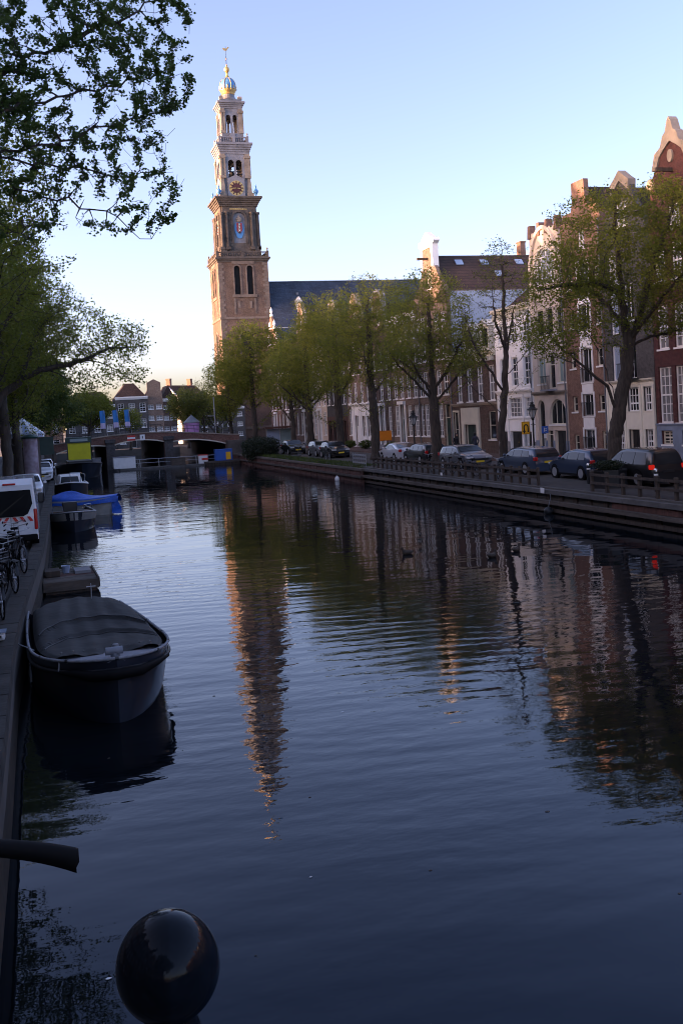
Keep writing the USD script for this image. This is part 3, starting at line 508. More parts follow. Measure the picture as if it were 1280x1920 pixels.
for nm, lb, a, b, e, w, kind in row:
    h = House(nm, lb, a, b, e, w); W = b - a; c = (a + b) / 2; rr = np.random.default_rng(int(a * 10))
    if kind in ('neck', 'bell'):
        n = 1.5; tp = e + 4.6
        if kind == 'neck': h.outline([(b, e), (c + n + 1.0, e + .8), (c + n, e + 2.4), (c + n, tp - .7), (c + n - .5, tp - .3), (c, tp), (c - n + .5, tp - .3), (c - n, tp - .7), (c - n, e + 2.4), (c - n - 1.0, e + .8), (a, e)])
        else: h.outline([(b, e), (c + 2.4, e + .5), (c + 1.9, e + 2.2), (c + 1.0, e + 3.6)] + arc(c, e + 3.6, 1.0, .9, 0.1, PI - .1, 8) + [(c - 1.0, e + 3.6), (c - 1.9, e + 2.2), (c - 2.4, e + .5), (a, e)])
        cp = Polygon([(y_ - h.yc, z_) for y_, z_ in [(y + h.yc, z) for y, z in h.top]] ); rim = cp.difference(cp.buffer(-.2)).intersection(sbox(-99, e - 1.1 + .3, 99, 99))
        obj('gable_coping', MB().poly(rim.buffer(.05), .5, 'yz', -.08), M['sand' if kind == 'bell' else 'grey_stone'], h.p)
        h.win(c - .5, c + .5, e + 1.0, e + 2.5, 's')
        rid = e + 3.2
    elif kind == 'orn':
        h.outline([(b, e), (c + 1.6, e + .1), (c + 1.5, e + 2.0), (c + .7, e + 2.2), (c + .7, e + 3.6), (c, e + 4.2), (c - .7, e + 3.6), (c - .7, e + 2.2), (c - 1.5, e + 2.0), (c - 1.6, e + .1), (a, e)])
        for u, z in ((-1.5, e + 2.1), (1.5, e + 2.1), (0, e + 4.1), (-2.4, e + .2), (2.4, e + .2)): obj('pinnacle', MB().lathe([(.24, 0), (.24, .25), (.1, .4), (.22, .7), (.2, .95), (.05, 1.25), (0, 1.4)], 8, (.15, u, z - 1.1)), M['white_paint'], h.p)
        obj('gable_bands', MB().box(-.08, -.003, -1.6, 1.6, e - .9, e - .6).box(-.08, -.003, -2.6, 2.6, e - 1.35, e - 1.1).box(-.08, -.003, -.75, .75, e + 1.05, e + 1.2), M['white_paint'], h.p)
        rid = e + 2.4
    else:
        h.cornice(e - .15, .6, 'white_paint', .45, brackets=9); rid = e + 2.6
    nw = max(3, int(round(W / 2.05))); xs = a + W * (np.arange(nw) + .5) / nw
    for fi, (z0, z1, st) in enumerate(((2.5, 5.4, 't'), (6.1, 8.3, 's'), (9.2, 11.0, 's'), (11.6, 12.9, 's'))):
        if z1 > e - .3: break
        for k, x in enumerate(xs):
            if nm == 'white_door_house' and fi == 0 and x < 106.6: continue
            if nm == 'shop_house' and fi == 0: continue
            if fi == 0 and k == nw // 2 and nm != 'white_door_house':
                h.door(x - .6, x + .6, 1.6, 5.5, 'dark_green', 'white_paint', light=1.3)
                h.panel('door_hood', x - .85, x + .85, 5.55, 5.85, 'white_paint', -.3, -.003); h.panel('door_post', x - .85, x - .62, 1.6, 5.54, 'white_paint', -.12, -.003); h.panel('door_post', x + .62, x + .85, 1.6, 5.54, 'white_paint', -.12, -.003)
                st_ = MB()
                for i_ in range(3): st_.box(-1.0 + .3 * i_, -.004, x - 1.1 - h.yc, x + 1.1 - h.yc, .16 * i_ + .001, .16 * i_ + .16)
                obj('stoop', st_, M['grey_stone'], h.p); continue
            h.win(x - .58, x + .58, z0, z1, st, pane=rr.choice(['glass', 'glass_mid', 'glass_mid']))
    if nm == 'white_door_house':
        hole = sbox(104.7 - h.yc, .1, 106.0 - h.yc, 3.6)
        h.door(104.7, 106.0, 1.2, 4.7, 'white_paint', 'white_paint', light=1.2); h.win(102.3, 103.4, 2.4, 4.6, 's'); h.win(100.6, 101.6, 2.4, 4.6, 's')
        obj('plaster_front', MB().poly(sbox(100.08 - h.yc, .02, 107.2 - h.yc, 4.6).difference(unary_union(h.holes).buffer(.01)), .07, 'yz', -.073), M['white'], h.p)
        h.cornice(5.65, .35, 'white_paint', .4, 100.1, 107.2)
        for y in (104.2, 106.1, 103.5, 101.7): h.panel('pilaster', y, y + .34, 1.2, 5.6, 'white_paint', -.16, -.076)
    if nm == 'shop_house':
        for y in (109.4, 111.4, 113.4, 115.4): h.win(y, y + 1.6, 1.7, 4.2, 'k', frame='wood_red', sill=None)
        obj('shop_front', MB().poly(sbox(109.0 - h.yc, .02, 117.4 - h.yc, 3.6).difference(unary_union(h.holes).buffer(.01)), .07, 'yz', -.073), M['wood_red'], h.p)
    h.finish('gable' if kind != 'cornice' else 'hip', rid, 'tile' if rr.random() < .7 else 'slate')

for h_, y_, z_ in ((G1, 82.2, 18.0), (A, 46.6, 16.9), (B, 51.6, 16.9)):
    obj('hoist_beam', MB().box(-1.0, .2, y_ - .08 - h_.yc, y_ + .08 - h_.yc, z_ - h_.zb, z_ + .2 - h_.zb), M['wood_dark'], h_.p)
for h_, y_, z_ in ((G1, 85.9, 14.8), (F_, 78.3, 8.7), (E_, 63.75, 11.5), (D, 58.98, 14.2), (C, 54.1, 16.0)):
    obj('downpipe', MB().tube([(-.09, y_ - h_.yc, .05), (-.09, y_ - h_.yc, z_ - h_.zb)], .05, 8), M['lead'], h_.p)
# ---------------------------------------------------------------- church and tower
TX, TY = 40.2, 205.1
T = thing('church_tower', 'tall brick and stone church tower with clocks and a blue onion dome', 'church tower', (TX, TY, Z0))
zz = lambda z: z - Z0
def four(fn, mb=None, faces=4):
    out = mb or MB()
    for k in range(faces):
        m = fn()
        m.move(rotz(k * PI / 2)); out.v += m.v; 
        for f in m.f: out.f.append(f + out.n)
        out.n += m.n
    return out
def ring_boxes(mb, hw, z0, z1, t=None): return mb.box(-hw, hw, -hw, hw, zz(z0), zz(z1))
HB = 5.1
lou = [sbox(-1.9 + d, zz(30.4), -.72 + d, zz(35.6)).union(Point(-1.31 + d, zz(35.6)).buffer(.59)) for d in (0, 2.62)]
face = sbox(-HB + .35, 0, HB - .35, zz(37.2)).difference(unary_union(lou))
b = MB(); b.box(-HB + .5, HB - .5, -HB + .5, HB - .5, 0, zz(37.2))
b = four(lambda: MB().poly(face, .5, 'xz', -HB), b)
obj('base_wall', b, M['tower_brick'], T)
def quoins():
    m = MB(); z = 0; k = 0
    while z < 35.6:
        w = 1.15 if k % 2 else .8
        m.box(-HB - .05, -HB + w, -HB - .05, -HB + .42, z, z + .52); m.box(-HB - .049, -HB + .42, -HB + .425, -HB + (1.95 - w), z, z + .519); z += .55; k += 1
    return m
for k in range(4): obj('quoin_column', quoins().move(rotz(k * PI / 2)), M['tower_trim'], T)
obj('louvres', four(lambda: sum_boxes([(-1.95 + d, -.66 + d, -HB + .30, -HB + .34, zz(30.3), zz(36.3)) for d in (0, 2.62)]) ) if False else four(lambda: MB().box(-1.95, 2.0, -HB + .45, -HB + .495, zz(30.3), zz(36.3))), M['void'], T)
def louvre_trim():
    m = MB()
    for L_ in lou: m.poly(L_.buffer(.28, join_style=2).difference(L_).intersection(sbox(-9, zz(30.4), 9, 99)), .14, 'xz', -HB - .1)
    m.box(-2.5, 2.55, -HB - .18, -HB - .002, zz(29.8), zz(30.38)); m.box(-2.3, 2.3, -HB - .12, -HB - .003, zz(36.5), zz(37.1))
    for x in (-2.3, 1.9): m.box(x, x + .42, -HB - .09, -HB - .004, zz(26.4), zz(29.6))
    for x in (-1.45, .95): m.box(x, x + .5, -HB - .08, -HB - .004, zz(27.6), zz(29.0))
    return m
obj('louvre_surround', four(louvre_trim), M['tower_trim'], T)
sc = MB()
for z, o, h in ((25.4, .16, .45), (13.5, .16, .4), (3.0, .3, .6)): sc.box(-HB - o, HB + o, -HB - o, HB + o, zz(z), zz(z + h))
obj('string_course', sc, M['tower_trim'], T)
low = four(lambda: MB().poly(Polygon([(-1.3, zz(14.5)), (1.3, zz(14.5))] + arc(0, zz(21.5), 1.3, 1.5, 0, PI, 14)), .05, 'xz', -HB - .06)); obj('blind_window', low, M['void'], T)
obj('blind_surround', four(lambda: MB().poly(Polygon([(-1.7, zz(14.2)), (1.7, zz(14.2))] + arc(0, zz(21.5), 1.7, 1.95, 0, PI, 14)).difference(Polygon([(-1.3, zz(14.5)), (1.3, zz(14.5))] + arc(0, zz(21.5), 1.3, 1.5, 0, PI, 14))), .16, 'xz', -HB - .14)), M['tower_trim'], T)
def cornice4(name, hw, z0, z1, out, m, steps=3):
    c = MB()
    for k in range(steps):
        a = z0 + (z1 - z0) * k / steps; o = out * ((k + 1) / steps) ** 1.4
        c.box(-hw - o, hw + o, -hw - o, hw + o, zz(a), zz(z0 + (z1 - z0) * (k + 1) / steps) - .002)
    return obj(name, c, M[m], T)
def balustrade(hw, z0, z1, m='grey_stone', n=16):
    rail = MB()
    rail = four(lambda: MB().box(-hw, hw - .3, -hw, -hw + .3, zz(z1 - .22), zz(z1)).box(-hw, hw - .3, -hw + .001, -hw + .301, zz(z0), zz(z0 + .2)), rail)
    r = obj('balustrade', rail, M[m], T)
    obj('balusters', four(lambda: _bal(hw, z0, z1, n)), M[m], r)
    obj('balustrade_posts', four(lambda: MB().box(-hw - .05, -hw + .42, -hw - .05, -hw + .42, zz(z0 - .02), zz(z1 + .08)).box(-.3, .3, -hw - .06, -hw + .36, zz(z0 - .02), zz(z1 + .06)).lathe([(.05, 0), (.18, .1), (.08, .25), (.2, .5), (.0, .8)], 8, (-hw + .18, -hw + .18, zz(z1 + .08)))), M[m], r)
def _bal(hw, z0, z1, n):
    m = MB()
    for x in np.linspace(-hw + .6, hw - .6, n): m.lathe([(.07, 0), (.12, (z1 - z0) * .25), (.06, (z1 - z0) * .6), (.08, z1 - z0 - .4)], 6, (x, -hw + .15, zz(z0 + .19)))
    return m
cornice4('base_cornice', HB, 36.9, 37.85, .55, 'dark_sand'); balustrade(HB + .25, 37.86, 39.0, 'dark_sand', 22)
# stage with the coat of arms
H3 = 3.75; NI = Polygon([(-1.25, zz(41.0)), (1.25, zz(41.0))] + arc(0, zz(45.9), 1.25, 1.35, 0, PI, 14))
obj('stone_stage', four(lambda: MB().poly(sbox(-H3 + .31, zz(37.9), H3 - .31, zz(48.4)).difference(NI), .4, 'xz', -H3), MB().box(-H3 + .41, H3 - .41, -H3 + .41, H3 - .41, zz(37.9), zz(48.4))), M['dark_sand'], T)
def st3():
    m = MB(); m.box(-H3 - .38, -H3 + .85, -H3 - .38, -H3 + .85, zz(37.9), zz(40.2))
    for x in (-H3 + .1, -H3 + 1.2, H3 - 1.2):
        m.lathe([(.42, 0), (.42, .25), (.34, .3), (.30, 6.4), (.42, 6.6), (.46, 7.0)], 10, (x, -H3 - .12, zz(40.2)))
        m.box(x - .48, x + .48, -H3 - .5, -H3 + .01, zz(39.6), zz(40.19))
    k = 0
    for z in np.arange(38.4, 47.4, .62):
        k += 1
        for x in (-H3 + 1.7, H3 - 2.2): m.box(x - (.25 if k % 2 else 0), x + .5, -H3 - .07, -H3 - .002, zz(z), zz(z + .55))
    return m
obj('columns', four(st3), M['dark_sand'], T)
obj('niche', four(lambda: MB().poly(NI.buffer(.02), .06, 'xz', -H3 + .25)), M['grey_stone'], T)
obj('niche_arch', four(lambda: MB().poly(NI.buffer(.42, join_style=2).difference(NI).intersection(sbox(-9, zz(41), 9, 99)), .18, 'xz', -H3 - .14)), M['dark_sand'], T)
def arms(fn): return four(fn)
sh = Polygon([(-.55, zz(45.1)), (.55, zz(45.1)), (.55, zz(43.6)), (.3, zz(43.1)), (0, zz(42.9)), (-.3, zz(43.1)), (-.55, zz(43.6))])
mant = Polygon([(-.6, zz(45.2))] + [(-.95, zz(44.6)), (-1.0, zz(43.6)), (-.7, zz(42.6)), (-.45, zz(42.1)), (0, zz(41.9)), (.45, zz(42.1)), (.7, zz(42.6)), (1.0, zz(43.6)), (.95, zz(44.6)), (.6, zz(45.2))])
ar = obj('coat_of_arms', four(lambda: MB().poly(sh, .12, 'xz', -H3 + .02)), M['arms_red'], T)
obj('mantle', four(lambda: MB().poly(mant, .1, 'xz', -H3 + .141)), M['sky_blue'], ar)
obj('pale', four(lambda: MB().poly(sh.intersection(sbox(-.2, 0, .2, 99)), .02, 'xz', -H3 - .003)), M['black'], ar)
def crosses():
    m = MB()
    for z in (44.75, 44.15, 43.55):
        for s_ in (-1, 1): m.bar((-.16, -H3 - .02 - .002 * s_, zz(z) - .2 * s_), (.16, -H3 - .02 - .002 * s_, zz(z) + .2 * s_), .1, .02, (0, 1, 0))
    return m
obj('saltires', four(crosses), M['white_paint'], ar)
obj('crown', four(lambda: MB().lathe([(.5, 0), (.56, .12), (.5, .25), (.66, .5), (.5, .85), (.12, 1.05), (.1, 1.2), (.18, 1.3), (0, 1.45)], 10, (0, -H3 + .1, zz(45.3)), squash=(1, .35))), M['sand'], ar)
def letters():
    m = MB(); rr = np.random.default_rng(3); x = -1.75
    while x < 1.7: w = rr.uniform(.1, .22); m.box(x, x + w, -H3 - .06, -H3 - .004, zz(47.72), zz(47.72 + rr.choice([.3, .3, .22]))); x += w + .07
    return m
obj('gilded_inscription', four(letters), M['gold'], T)
cornice4('great_cornice', H3 + .1, 48.4, 50.3, 1.0, 'dark_sand', 5)
def scrolls(hw, z0, h, w):   # corner volutes
    return MB().poly(Polygon([(0, 0), (w, 0), (w, h * .12), (w * .7, h * .3), (w * .35, h * .5), (w * .2, h * .8), (w * .3, h), (0, h)]), .8, 'xz', 0)
HC = 2.75
obj('clock_stage', MB().box(-HC, HC, -HC, HC, zz(50.3), zz(54.2)), M['grey_stone'], T)
def corner_block():
    m = MB(); m.box(-HC - .75, -HC + .55, -HC - .75, -HC + .55, zz(50.32), zz(51.2)); m.box(-HC - .45, -HC + .45, -HC - .45, -HC + .45, zz(51.2), zz(53.6), .12); m.box(-HC - .28, -HC + .3, -HC - .28, -HC + .3, zz(53.6), zz(54.4)); return m
for k in range(4): obj('corner_block', corner_block().move(rotz(k * PI / 2)), M['sand'], T)
for k in range(4): obj('urn', MB().lathe([(.12, 0), (.2, .1), (.12, .3), (.5, .9), (.55, 1.2), (.3, 1.5), (.16, 1.8), (.22, 2.0), (.0, 2.6)], 12, (-HC - 1.05, -HC - 1.05, zz(50.35))).move(rotz(k * PI / 2)), M['sky_blue'], T)
ck = obj('clock_case', four(lambda: MB().poly(Polygon([(-1.75, zz(50.4)), (1.75, zz(50.4)), (1.75, zz(54.0)), (1.9, zz(54.1)), (0, zz(54.95)), (-1.9, zz(54.1)), (-1.75, zz(54.0))]), .3, 'xz', -HC - .35)), M['grey_stone'], T)
YF = -HC - .36
obj('clock_face', four(lambda: MB().lathe([(0, 0), (1.52, 0), (1.52, .06), (0, .06)], 36, (0, YF, zz(52.25)), 'y')), M['gold'], ck)
obj('clock_center', four(lambda: MB().lathe([(0, 0), (.98, 0), (.98, .02), (0, .02)], 30, (0, YF - .062, zz(52.25)), 'y')), M['clock_red'], ck)
def numerals():
    m = MB()
    for k in range(12):
        a = k * PI / 6; m.bar((math.sin(a) * .95, YF - .09, zz(52.25) + math.cos(a) * .95), (math.sin(a) * 1.4, YF - .09, zz(52.25) + math.cos(a) * 1.4), .2, .04, (0, 1, 0))
    return m
obj('numerals', four(numerals), M['clock_red'], ck)
def hands():
    m = MB()
    for a, L_, w in ((PI * 1.47, 1.2, .13), (PI * .55, .8, .16)): m.bar((-math.sin(a) * .25, YF - .12, zz(52.25) - math.cos(a) * .25), (math.sin(a) * L_, YF - .12, zz(52.25) + math.cos(a) * L_), w, .03, (0, 1, 0))
    return m
obj('clock_hands', four(hands), M['gold'], ck)
# bell stage: open arches
def open_stage(hw, pier, z0, zs, z1, col, m1, m2, hole):
    hs = unary_union([Polygon([(x - hole, zz(z0) - .01), (x + hole, zz(z0) - .01)] + arc(x, zz(zs), hole, hole, 0, PI, 12)) for x in (-col, col)])
    f = sbox(-hw + .51, zz(z0), hw - .51, zz(z1)).difference(hs)
    obj('open_arcade', four(lambda: MB().poly(f, .5, 'xz', -hw)), M[m1], T)
    def piers():
        m = MB(); m.box(-hw - .12, -hw + pier, -hw - .12, -hw + pier, zz(z0), zz(z1)); m.box(-hw - .3, -hw + pier + .1, -hw - .3, -hw + pier + .1, zz(z1 - .9), zz(z1 - .4)); m.box(-hw - .22, -hw + pier + .06, -hw - .22, -hw + pier + .06, zz(z0), zz(z0 + .5))
        for x in (-hw + .1, -hw + pier - .15): m.box(x - .16, x + .16, -hw - .24, -hw - .12, zz(z0 + .51), zz(z1 - .91))
        return m
    obj('corner_piers', four(piers), M[m2], T)
open_stage(2.95, .95, 54.3, 57.4, 59.2, .8, 'grey_stone', 'sand', .62)
bell = lambda r: [(0, 1.25 * r), (.35 * r, 1.2 * r), (.5 * r, .9 * r), (.62 * r, .4 * r), (1.0 * r, 0), (.9 * r, .02), (0, .1)]
fr = MB(); fr.box(-2.4, 2.4, -.12, .12, zz(57.6), zz(57.8)); fr.box(-.12, .12, -2.4, 2.4, zz(57.55), zz(57.75)); fr.box(-2.4, 2.4, -1.2, -1.05, zz(56.0), zz(56.15)); fr.box(-2.4, 2.4, 1.05, 1.2, zz(56.0), zz(56.15))
bf_ = obj('bell_frame', fr, M['black_metal'], T)
for x, y, z, r in ((-.9, -1.1, 56.5, .6), (.8, -1.1, 56.5, .55), (-.9, -1.1, 55.0, .5), (.2, -1.1, 54.9, .45), (.9, -1.0, 54.9, .5), (0, .6, 55.2, 1.0)): obj('bell', MB().lathe(bell(r), 14, (x, y, zz(z))), M['black_metal'], bf_)
obj('stage_floor', MB().box(-2.9, 2.9, -2.9, 2.9, zz(54.18), zz(54.32)), M['grey_stone'], T)
cornice4('bell_cornice', 3.0, 59.2, 61.4, .72, 'grey_stone', 5); balustrade(3.05, 61.42, 62.7, 'grey_stone', 12)
obj('lantern_foot', MB().box(-2.25, 2.25, -2.25, 2.25, zz(61.4), zz(63.6)).box(-.55, .55, -2.4, 2.4, zz(62.6), zz(63.5)).box(-2.4, 2.4, -.55, .55, zz(62.6), zz(63.5)), M['grey_stone'], T)
open_stage(2.15, .72, 63.6, 66.9, 68.6, .68, 'grey_stone', 'sand', .46)
obj('lantern_bells', MB().lathe(bell(.55), 12, (-.2, 0, zz(66.3))).bar((-1.8, 0, zz(67.1)), (1.8, 0, zz(67.1)), .16), M['black_metal'], T)
cornice4('lantern_cornice', 2.2, 68.6, 70.0, .62, 'grey_stone', 4)
roof = MB(); roof.box(-2.3, 2.3, -2.3, 2.3, zz(70.0), zz(70.5)); roof.lathe([(2.4, 0), (1.9, .3), (1.45, .75), (1.3, 1.2), (1.25, 1.9), (1.5, 2.0)], 20, (0, 0, zz(70.5))); obj('lantern_roof', roof, M['lead'], T)
obj('scroll_caps', four(lambda: MB().lathe([(0, -.4), (.42, -.4), (.42, .4), (0, .4)], 12, (-1.95, -1.95, zz(70.75)), 'y')), M['sand'], T)
obj('gilded_crown', MB().lathe([(1.3, 0), (1.4, .15), (1.32, .3), (1.62, .9), (1.70, 1.25), (1.60, 1.3)], 24, (0, 0, zz(71.9))), M['gold'], T)
dm = obj('onion_dome', MB().lathe([(1.58, 0), (1.70, .35), (1.74, .8), (1.68, 1.3), (1.45, 1.85), (1.05, 2.35), (.55, 2.7), (.3, 2.85), (.26, 3.0)], 28, (0, 0, zz(72.75))), M['sky_blue'], T, smooth=40)
def ribs():
    m = MB()
    for k in range(8):
        a = k * PI / 4 + .2; m.tube([(r * math.cos(a), r * math.sin(a), zz(72.75 + z)) for r, z in ((1.6, 0), (1.73, .35), (1.77, .8), (1.71, 1.3), (1.48, 1.85), (1.08, 2.35), (.58, 2.7))], .09, 5)
        m.lathe([(.0, 0), (.22, .2), (.1, .5), (.2, .75), (0, 1.0)], 6, (1.66 * math.cos(a + .39), 1.66 * math.sin(a + .39), zz(72.8)))
    return m
obj('dome_ribs', ribs(), M['gold'], dm)
obj('finial', MB().lathe([(.3, 0), (.42, .15), (.26, .4), (.22, .8), (.34, .95), (.2, 1.05), (.5, 1.3), (.58, 1.65), (.45, 2.0), (.15, 2.25), (.22, 2.5), (.06, 2.7)], 14, (0, 0, zz(75.6))), M['gold'], T)
vn = obj('vane_rod', MB().tube([(0, 0, zz(78)), (0, 0, zz(82.0))], [.075, .03], 6), M['black_metal'], T)
obj('weather_vane', MB().poly(Polygon([(-.75, zz(81.5)), (-.3, zz(81.6)), (.1, zz(81.5)), (.5, zz(81.9)), (.75, zz(81.8)), (.55, zz(81.55)), (.2, zz(81.05)), (-.3, zz(81.05)), (-.55, zz(81.3))]), .06, 'xz', -.03), M['gold'], vn)
obj('vane_scroll', MB().lathe([(0, -.2), (.14, 0), (0, .2)], 8, (0, 0, zz(79.4))).bar((-.35, 0, zz(79.0)), (.35, 0, zz(79.3)), .05).bar((-.2, 0, zz(79.6)), (.2, 0, zz(79.5)), .05), M['gold'], vn)

CH = thing('church', 'long church nave with a steep dark blue slate roof running right from the tower', 'church', (45.2, TY, Z0))
nv = MB(); nv.box(0, 48, -8, 8, 0, zz(23.4)); obj('nave_wall', nv, M['tower_brick'], CH)
zr, ze = zz(33.5), zz(23.2)
V = [[0, -8.4, ze], [48.4, -8.4, ze], [48.4, 8.4, ze], [0, 8.4, ze], [.9, -.06, zr], [48.2, -.06, zr], [48.2, .06, zr], [.9, .06, zr]]
rf = obj('roof', MB().add(V, BOXF), M['slate'], CH)
obj('ridge', MB().box(.8, 48.3, -.16, .16, zr - .02, zr + .12), M['lead'], rf)
obj('eaves', MB().box(-.05, 48.5, -8.7, 8.7, ze - .5, ze - .01), M['white_paint'], CH)
ais = MB(); ais.box(0, 48, -14, -8.01, 0, zz(13)); obj('aisle_wall', ais, M['tower_brick'], CH)
obj('aisle_roof', MB().add([[-.2, -14.3, zz(12.9)], [48.2, -14.3, zz(12.9)], [48.2, -8.01, zz(12.9)], [-.2, -8.01, zz(12.9)], [-.2, -8.2, zz(17)], [48.2, -8.2, zz(17)], [48.2, -8.01, zz(17)], [-.2, -8.01, zz(17)]], BOXF), M['slate'], CH)
for k in range(6):
    x = 5 + 7.5 * k; h = Polygon([(x - 1.6, zz(4.5)), (x + 1.6, zz(4.5))] + arc(x, zz(9.5), 1.6, 1.8, 0, PI, 12))
    w = obj('window', MB().poly(h.difference(h.buffer(-.3)), .3, 'xz', -14.2), M['sand'], CH); obj('pane', MB().poly(h.buffer(-.29), .05, 'xz', -14.06), M['glass'], w)
for x, z in ((6.2, 28.0), (22.5, 28.0), (37, 28.0)):
    y = -8.4 + (zz(z) - ze) / (zr - ze) * 8.34; d = MB(); d.box(x - .5, x + .5, y - .9, y + .9, zz(z) - .9, zz(z) + .7); d.poly(Polygon([(x - .65, zz(z) + .7), (x + .65, zz(z) + .7), (x, zz(z) + 1.75)]), 1.9, 'xz', y - 1.0)
    dd_ = obj('dormer', d, M['white_paint'], CH); obj('opening', MB().box(x - .33, x + .33, y - .93, y - .905, zz(z) - .75, zz(z) + .5), M['glass'], dd_)
for x, z in ((6.6, 30.6), (9.0, 25.0)): obj('roof_hatch', MB().box(x - .25, x + .25, -8.4 + (zz(z) - ze) / (zr - ze) * 8.34 - .35, -8.4 + (zz(z) - ze) / (zr - ze) * 8.34 + .2, zz(z) - .2, zz(z) + .25), M['lead'], rf)

# ---------------------------------------------------------------- far bridge
BR = thing('stone_bridge', 'three span brick canal bridge with white stone edging, below the church tower', 'bridge', (0, 117, 0))
xs = np.linspace(0.2, 21.9, 32); top = np.interp(xs, [0, 1.8, 6.6, 10.5, 13.7, 20.7, 22], [3.1, 3.36, 3.86, 4.02, 3.95, 3.26, 3.1])
top = np.convolve(np.pad(top, 2, 'edge'), np.ones(5) / 5, 'valid')
def soff(x):
    for a, b in ((.9, 6.4), (7.4, 13.0), (14.0, 20.2)):
        if a <= x <= b: return np.interp(x, xs, top) - .78 - .55 * ((x - (a + b) / 2) / ((b - a) / 2)) ** 2 * .6
    return -1.0
xb = np.unique(np.concatenate([np.linspace(.2, 21.9, 60), [.9, .899, 6.4, 6.401, 7.399, 7.4, 13.0, 13.001, 13.999, 14.0, 20.2, 20.201]]))
prof = Polygon([(x, float(np.interp(x, xs, top))) for x in xb] + [(x, float(soff(x))) for x in xb[::-1]])
obj('brick_face', MB().poly(prof, .5, 'xz', 0), brick('bridge_brick', (0.16, 0.06, 0.045), (0.21, 0.085, 0.062), (0.2, 0.16, 0.13)), BR)
bd = prof.intersection(sbox(-5, -2, 30, 2.9)); obj('vault', MB().poly(bd, 30, 'xz', .502), M['concrete'], BR)
obj('bridge_deck', MB().grid(np.array([[[x, .5, t - .55] for x, t in zip(xs, top)], [[x, 30.5, t - .55] for x, t in zip(xs, top)]])), M['asphalt'], BR)
for a, b in ((.9, 6.4), (7.4, 13.0), (14.0, 20.2)):
    q = np.linspace(a, b, 14); s1 = [(x, float(soff(x))) for x in q]; obj('edge_stone', MB().poly(Polygon(s1 + [(x, z + .13) for x, z in s1[::-1]]), .08, 'xz', -.083), M['cream_paint'], BR)
tp = [(x, float(np.interp(x, xs, top))) for x in xs]; obj('parapet_cap', MB().poly(Polygon(tp + [(x, z + .13) for x, z in tp[::-1]]), .62, 'xz', -.06), M['sand'], BR)
for x in (6.9, 13.5): obj('pier', MB().box(x - .5, x + .5, -.7, 0.6, -1, 3.35, .03).box(x - .58, x + .58, -.8, -.001, 3.1, 3.5), M['grey_brick'], BR)
obj('abutment', MB().box(20.25, 22.5, -1.2, -.003, -1, 2.6).box(-.4, .85, -.9, -.003, -1, 2.6), M['dark_sand'], BR)
for x in (6.9, 13.5): obj('pier_wall', MB().box(x - .42, x + .42, .61, 30, -1, 2.6), M['quay'], BR)
for x0, x1 in ((.4, 6.2), (7.6, 12.8), (14.2, 21.5)):
    r_ = MB(); q = np.linspace(x0, x1, 10)
    for x in q: r_.box(x - .03, x + .03, .2, .26, float(np.interp(x, xs, top)) + .13, float(np.interp(x, xs, top)) + .95)
    for dz in (.5, .93): r_.tube([(x, .23, float(np.interp(x, xs, top)) + dz) for x in q], .03, 5)
    obj('railing', r_, M['black_metal'], BR)
sg = obj('navigation_board', MB().box(8.85, 9.75, -.1, -.004, 3.22, 3.42).box(8.85, 9.75, -.1, -.004, 3.62, 3.82), M['red'], BR); obj('white_band', MB().box(8.85, 9.75, -.098, -.006, 3.421, 3.619), M['white_paint'], sg)
s2 = obj('white_board', MB().box(10.3, 10.85, -.1, -.004, 3.2, 3.85), M['white_paint'], BR); obj('symbol', MB().bar((10.575, -.105, 3.4), (10.575, -.105, 3.7), .1, .01, (0, 1, 0)), M['black'], s2)
for k, x in enumerate((6.35, 7.8, 9.1)):
    f = thing('banner_flag', ['leftmost blue and lilac banner flag standing on the bridge', 'middle blue and lilac banner flag on the bridge', 'rightmost blue and lilac banner flag on the bridge, nearest the brick houses'][k], 'flag', (x + .35, 117.4, 3.9), group='banner flags on the bridge')
    obj('pole', MB().tube([(0, 0, 0), (-.18, 0, 1.5), (-.26, 0, 3.0)], .035, 6), M['steel'], f)
    q = np.linspace(0, 1, 8)
    def ban(z0, z1): return MB().grid(np.array([[[-.05 - .10 * z / 3 - .12 * (z > 9) - u * .58 - .03, .05 * math.sin(u * 5 + z * 2 + k), z + .03 * math.sin(u * 3)] for u in q] for z in np.linspace(z0, z1, 8)]))
    obj('banner', ban(1.5, 2.9), M['flag_blue'], f); obj('banner_foot', ban(.85, 1.499), M['flag_lilac'], f)
K = thing('pink_kiosk', 'round pink advertising kiosk with a dark dome on the bridge', 'kiosk', (17.1, 122.5, 2.75))
obj('drum', MB().lathe([(0, 0), (.75, 0), (.85, .8), (.9, 1.9), (.95, 2.0), (.95, 2.15), (0, 2.15)], 24), M['pink'], K, smooth=40); obj('cap', MB().lathe([(1.02, 2.15), (1.0, 2.25), (.8, 2.4), (.45, 2.75), (.08, 3.05), (0, 3.2)], 24), M['lead'], K, smooth=40)
TP = thing('tram_mast', 'thin pale tram mast with a short arm beside the bridge', 'mast', (20.4, 125, 2.6)); obj('mast', MB().tube([(0, 0, 0), (-.02, 0, 5.4)], [.1, .06], 8), M['steel'], TP); obj('arm', MB().tube([(0, 0, 3.0), (-.9, -.2, 3.05)], .05, 6), M['steel'], TP)
SH = thing('glass_shelter', 'pale blue glass shelter with a flat brown roof behind the far parked cars', 'shelter', (28.4, 124, Z0))
for x in (-1.7, 0, 1.7): obj('post', MB().box(x - .05, x + .05, -.05, .05, 0, 2.5), M['steel'], SH)
obj('roof', MB().box(-2.0, 2.0, -.9, .9, 2.5, 2.75), M['wood_red'], SH)
